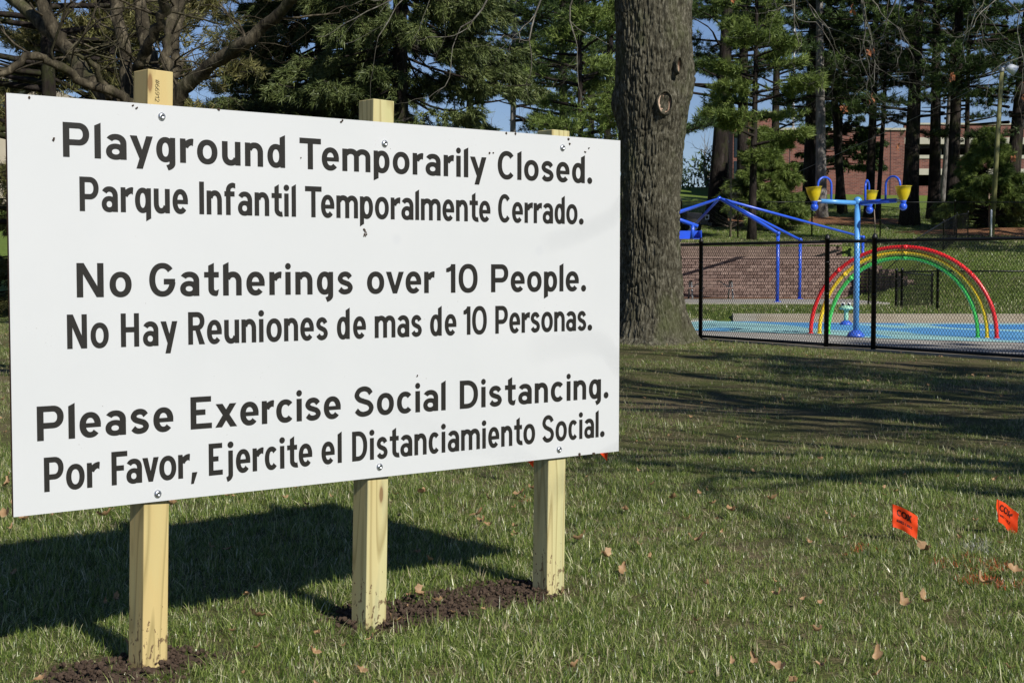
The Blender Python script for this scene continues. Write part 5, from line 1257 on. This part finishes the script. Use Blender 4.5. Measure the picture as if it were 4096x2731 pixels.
for k in range(5): T.append(tuft_mesh(100 + k, 40, .062, .024, .066, .0036, M['blade'], 1.35))           # 0-4 green
for k in range(4): T.append(tuft_mesh(120 + k, 34, .066, .020, .055, .0036, M['blade_dry'], 1.6))       # 5-8 thin and dry
for k in range(2): T.append(tuft_mesh(140 + k, 26, .045, .05, .09, .0040, M['blade'], 1.1))            # 9-10 taller clumps
T.append(tuft_mesh(160, 30, .05, .03, .06, .0038, M['blade_orange'], 1.2)); T.append(tuft_mesh(161, 34, .05, .03, .06, .0038, M['blade_white'], 1.3))  # 11, 12
ngG = scatter_group("grass_tufts", T)
def bare_mask(x, y):
    return fbm(np.c_[x * .55, y * .55], 4, 71)
def lawn_points(n, d0, d1, side=1.5):
    d = np.sqrt(rng.uniform(d0 * d0, d1 * d1, n)); x = rng.uniform(-1, 1, n) * (.375 * d + side); return x, d
def grass_layer(dens, d0, d1, s0, s1):
    area = (.375 * (d0 + d1) + 3.0) * (d1 - d0); x, y = lawn_points(int(area * dens), d0, d1)
    bm = bare_mask(x, y); sm_ = np.where((y < 8), soil_mask(x, y), 0); p = np.ones(len(x))
    p *= np.where(sm_ > .66, .13, np.where(sm_ > .45, .5, 1))
    far = sstep(8.5, 11.5, y + .25 * x * 0)
    thin = sstep(.52, .62, bm) ; p *= 1 - thin * (.12 + .7 * far); p *= 1 - .25 * far
    p *= (fence_side(x, y) < -.15)
    p *= ((x - OX) ** 2 + (y - OY) ** 2 > .75 ** 2)
    k = rng.uniform(size=len(x)) < p; x, y, bm, far = x[k], y[k], bm[k], far[k]; n = len(x)
    idx = rng.integers(0, 5, n); r_ = rng.uniform(size=n)
    cl_ = fbm(np.c_[x * 1.8, y * 1.8], 3, 90)
    idx = np.where(r_ < .18 + .44 * far + (.15 + .65 * far) * sstep(.5, .6, bm), rng.integers(5, 9, n), idx)
    idx = np.where((cl_ > .62) & (r_ > .75), rng.integers(9, 11, n), idx)
    # utility marking paint
    for (u_, v_, rx, ry, c) in ((2262, 1318, .17, .36, 11), (1980, 1272, .12, .16, 11), (2230, 1262, .12, .14, 12), (1210, 1150, .1, .1, 11), (2250, 1255, .10, .08, 12)):
        q = at(u_, v_, 1); q = Vector((q.x, 1, q.z - CAM_H)); t_ = -CAM_H / q.z; qx, qy = q.x * t_, t_
        hit = (((x - qx) / rx) ** 2 + ((y - qy) / ry) ** 2 < 1) & (rng.uniform(size=n) < .22); idx = np.where(hit, c, idx)
    z = H(x, y); tall = .7 + .6 * fbm(np.c_[x * .9, y * .9], 2, 33)
    return np.c_[x, y, z], idx, np.c_[rng.normal(size=n) * .12, rng.normal(size=n) * .12, rng.uniform(0, 6.283, n)], rng.uniform(s0, s1, n) * tall
L_ = [grass_layer(620, 2.6, 6.5, .7, 1.15), grass_layer(480, 6.5, 10, .7, 1.15), grass_layer(230, 10, 16, .7, 1.15), grass_layer(100, 16, 38, .9, 1.4)]
P, I, R_, S_ = [np.concatenate([l[k] for l in L_]) for k in range(4)]
scatter("grass", P, I, R_, S_, ngG)
# rougher grass on the banks and the upper lawn
TF = [tuft_mesh(200 + k, 22, .16, .06, .13, .016, M['blade'], 1.0) for k in range(3)] + [tuft_mesh(210 + k, 22, .16, .09, .18, .016, M['blade_dry'], .9) for k in range(2)]
ngF = scatter_group("bank_tufts", TF); n = 46000; x = rng.uniform(1.5, 34, n); y = rng.uniform(33.9, 92, n); k = (x < .42 * y + 2) & ~((x < 13.5) & (y > 47.5) & (y < 60.9)); k &= (x > .16 * y - 4)
x, y = x[k], y[k]; n = len(x); idx = np.where(((y > 60.9) & (y < 68) & (rng.uniform(size=n) < .75)) | (rng.uniform(size=n) < .15), rng.integers(3, 5, n), rng.integers(0, 3, n))
scatter("bank_grass", np.c_[x, y, H(x, y)], idx, np.c_[rng.normal(size=n) * .1, rng.normal(size=n) * .1, rng.uniform(0, 6.28, n)], rng.uniform(.6, 1.1, n), ngF)
# clods and needles of litter
cm_ = []
for k in range(4):
    b = bmesh.new(); bmesh.ops.create_icosphere(b, subdivisions=1, radius=.01)
    for v in b.verts: v.co *= random.uniform(.6, 1.3)
    me_ = bpy.data.meshes.new("clod"); b.to_mesh(me_); b.free(); me_.materials.append(M['soil']); cm_.append(me_)
ngC = scatter_group("clods", cm_); n = 16000; u_ = rng.uniform(-.5, 2.9, n); v_ = rng.uniform(-.65, .6, n); x = TLp.x + dU.x * u_ - nS.x * v_; y = TLp.y + dU.y * u_ - nS.y * v_; s_ = soil_mask(x, y); k = rng.uniform(size=n) < np.clip((s_ - .3) * 1.6, 0, 1)
x, y, s_ = x[k], y[k], s_[k]; n = len(x); zc = H(x, y) - .030 + .044 * sstep(.25, 1.0, s_)
scatter("soil_clods", np.c_[x, y, zc + .012], rng.integers(0, 4, n), rng.uniform(0, 6.28, (n, 3)), rng.uniform(.2, 1.0, n) ** 3 * .9 + .14, ngC)
lf = [leaf_mesh(300 + k, .068) for k in range(7)]
n = 2000; x, y = lawn_points(n, 8, 30, 1.0); k = (fence_side(x, y) < -.1) & (rng.uniform(size=n) < .22 + .6 * sstep(.45, .6, fbm(np.c_[x * .7, y * .7], 3, 15))); x, y = x[k], y[k]; n = len(x)
scatter("leaf_litter", np.c_[x, y, H(x, y) + .025], rng.integers(0, 7, n), np.c_[rng.normal(size=n) * .5, rng.normal(size=n) * .5, rng.uniform(0, 6.28, n)], rng.uniform(.25, .6, n), scatter_group("litter_leaves", lf))
# dead oak leaves one by one
random.seed(12)
spots = [(2130, 1265, 1.3), (1335, 1240, 1.2), (1100, 1180, 1.1), (970, 1135, 1.2), (1195, 1132, .9), (1225, 1125, 1.0), (1440, 1170, .9), (1110, 1200, .8), (1180, 1210, .7), (1500, 1110, .8), (1680, 1180, 1.0), (1770, 1150, .9), (1390, 1280, 1.1), (1545, 1150, 1.1), (1600, 1240, 1.0),
         (960, 1360, .9), (590, 1410, .8), (1735, 1515, .7), (1790, 1530, .8), (1830, 1560, .7), (2015, 1505, .9), (2120, 1370, .9), (2075, 1385, 1.0), (1880, 1455, .8), (2250, 1330, 1.0), (2330, 1310, .9), (20, 1110, 1.2), (12, 1180, 1.3), (60, 1190, 1.1), (240, 1180, 1.0), (400, 1160, 1.1), (1430, 1300, .9)]
while len(spots) < 130:
    spots.append((random.uniform(0, 2352), random.uniform(1075, 1560) if random.random() < .8 else random.uniform(1085, 1200), random.uniform(.32, .62)))
lg = "dead oak leaves scattered over the near lawn"
for (a_, c_, s_) in spots:
    q = at(a_, c_, 1); q = Vector((q.x, 1, q.z - CAM_H)); t_ = -(CAM_H - .04) / q.z; xx, yy = q.x * t_, t_
    o = link("dead_leaf", random.choice(lf)); o.location = (xx, yy, gz_at(xx, yy) + random.uniform(.022, .045)); o.rotation_euler = (random.uniform(-.7, .7), random.uniform(-.6, .6), random.uniform(0, 6.28)); o.scale = (s_,) * 3
    if yy > 8.2: lb = "tan oak leaf lying in the mid lawn beyond the sign and the flags"
    elif xx < .076 * yy and xx < dU.x / dU.y * (yy - TLp.y) + TLp.x - .15: lb = "tan oak leaf in the grass behind the sign board"
    elif yy > 6.2 and xx > 1.2: lb = "tan oak leaf lying near the two orange flags"
    elif xx < .3: lb = "tan oak leaf in the grass in front of or beside the sign posts"
    elif yy < 5.2: lb = "tan oak leaf close to the bottom edge of the view, right of the posts"
    else: lb = "tan oak leaf on the open grass between the right post and the flags"
    tag(o, lb, "leaf", lg)

# ------------------------------------------------------------------ utility marking flags
def flag(label, base_u, base_v, top_v, yaw, droop, curl, seedf, D=None):
    q = at(base_u, base_v, 1); t_ = -CAM_H / (q.z - CAM_H); bx, by = q.x * t_, t_; tz = at(base_u, top_v, by).z
    f_ = empty("marker_flag", (bx, by, 0)); tag(f_, label, "marker flag", "small orange utility flags in the lawn")
    b = MB(); b.tube([(0, 0, -.05), (.002, 0, tz * .5), (0, 0, tz)], .0012, 5); b.build("wire_stake", M['black_wire'], f_)
    W_, H_ = .122, .105; ca, sa = math.cos(yaw), math.sin(yaw)
    def fs(s, t):      # s 0..1 along the fly, t 0..1 upward
        x = s * W_; z = tz - H_ * (1 - t) - droop * x * (.5 + .6 * s) - .018 * s * s * (1 - t) * curl; out = .022 * math.sin(s * 3.3 + t * 1.4) * curl + .012 * math.sin(s * 8 + seedf) * s + .003 * math.sin(t * 9 + s * 6 + seedf)
        h_ = x * (1 - .12 * abs(droop)); return Vector((ca * h_ - sa * out, sa * h_ + ca * out, z))
    b = MB(); NX, NY = 14, 8
    for j in range(NY + 1):
        for i_ in range(NX + 1): b.v.append(tuple(fs(i_ / NX, j / NY)))
    for j in range(NY):
        for i_ in range(NX): k = j * (NX + 1) + i_; b.f.append((k, k + 1, k + NX + 2, k + NX + 1))
    cloth = b.build("flag_cloth", M['flag'], f_, True); mb = MB()
    def put(polys):
        def pl(x, y):
            s, t = x / W_, y / H_; p0_ = fs(s, t); e_ = fs(s + .01, t) - p0_; g_ = fs(s, t + .01) - p0_; n_ = e_.cross(g_).normalized(); return tuple(p0_ + n_ * .0007)
        vs, fs_ = merged(polys, pl); mb.add(vs, fs_)
    T_ = dict(WIDE)
    for wd, u0, u1, yb, cap, st in (("COX", .022, .092, .058, .031, .28), ("BURIED", .022, .058, .030, .012, .24), ("CABLE", .062, .096, .030, .012, .24)):
        for polys in word_polys(wd, u0, u1, COND if wd != "COX" else T_, st * .8, st * .75, cap): put([[(x, y + yb) for x, y in p] for p in polys])
    for k in range(3): put([[(.070 + k * .003, .066 - k * .003), (.073 + k * .003, .066 - k * .003), (.104, .086 - k * .004), (.103, .088 - k * .004)]])
    mb.build("printing", M['flag_ink'], cloth); return f_
flag("orange flag hanging on a wire in the grass, second from the right", 2049, 1246, 1158, -.1, .42, .35, 0)
flag("orange flag at the right edge of the lawn with its cloth folded down", 2292, 1232, 1147, .5, .55, .6, 2)
flag("orange flag tip showing just under the right corner of the sign", 1352, 1108, 984, .2, .55, 1.0, 1)
flag("orange flag tip showing under the board left of the right post", 1180, 1112, 1000, .1, .5, 1.0, 3)
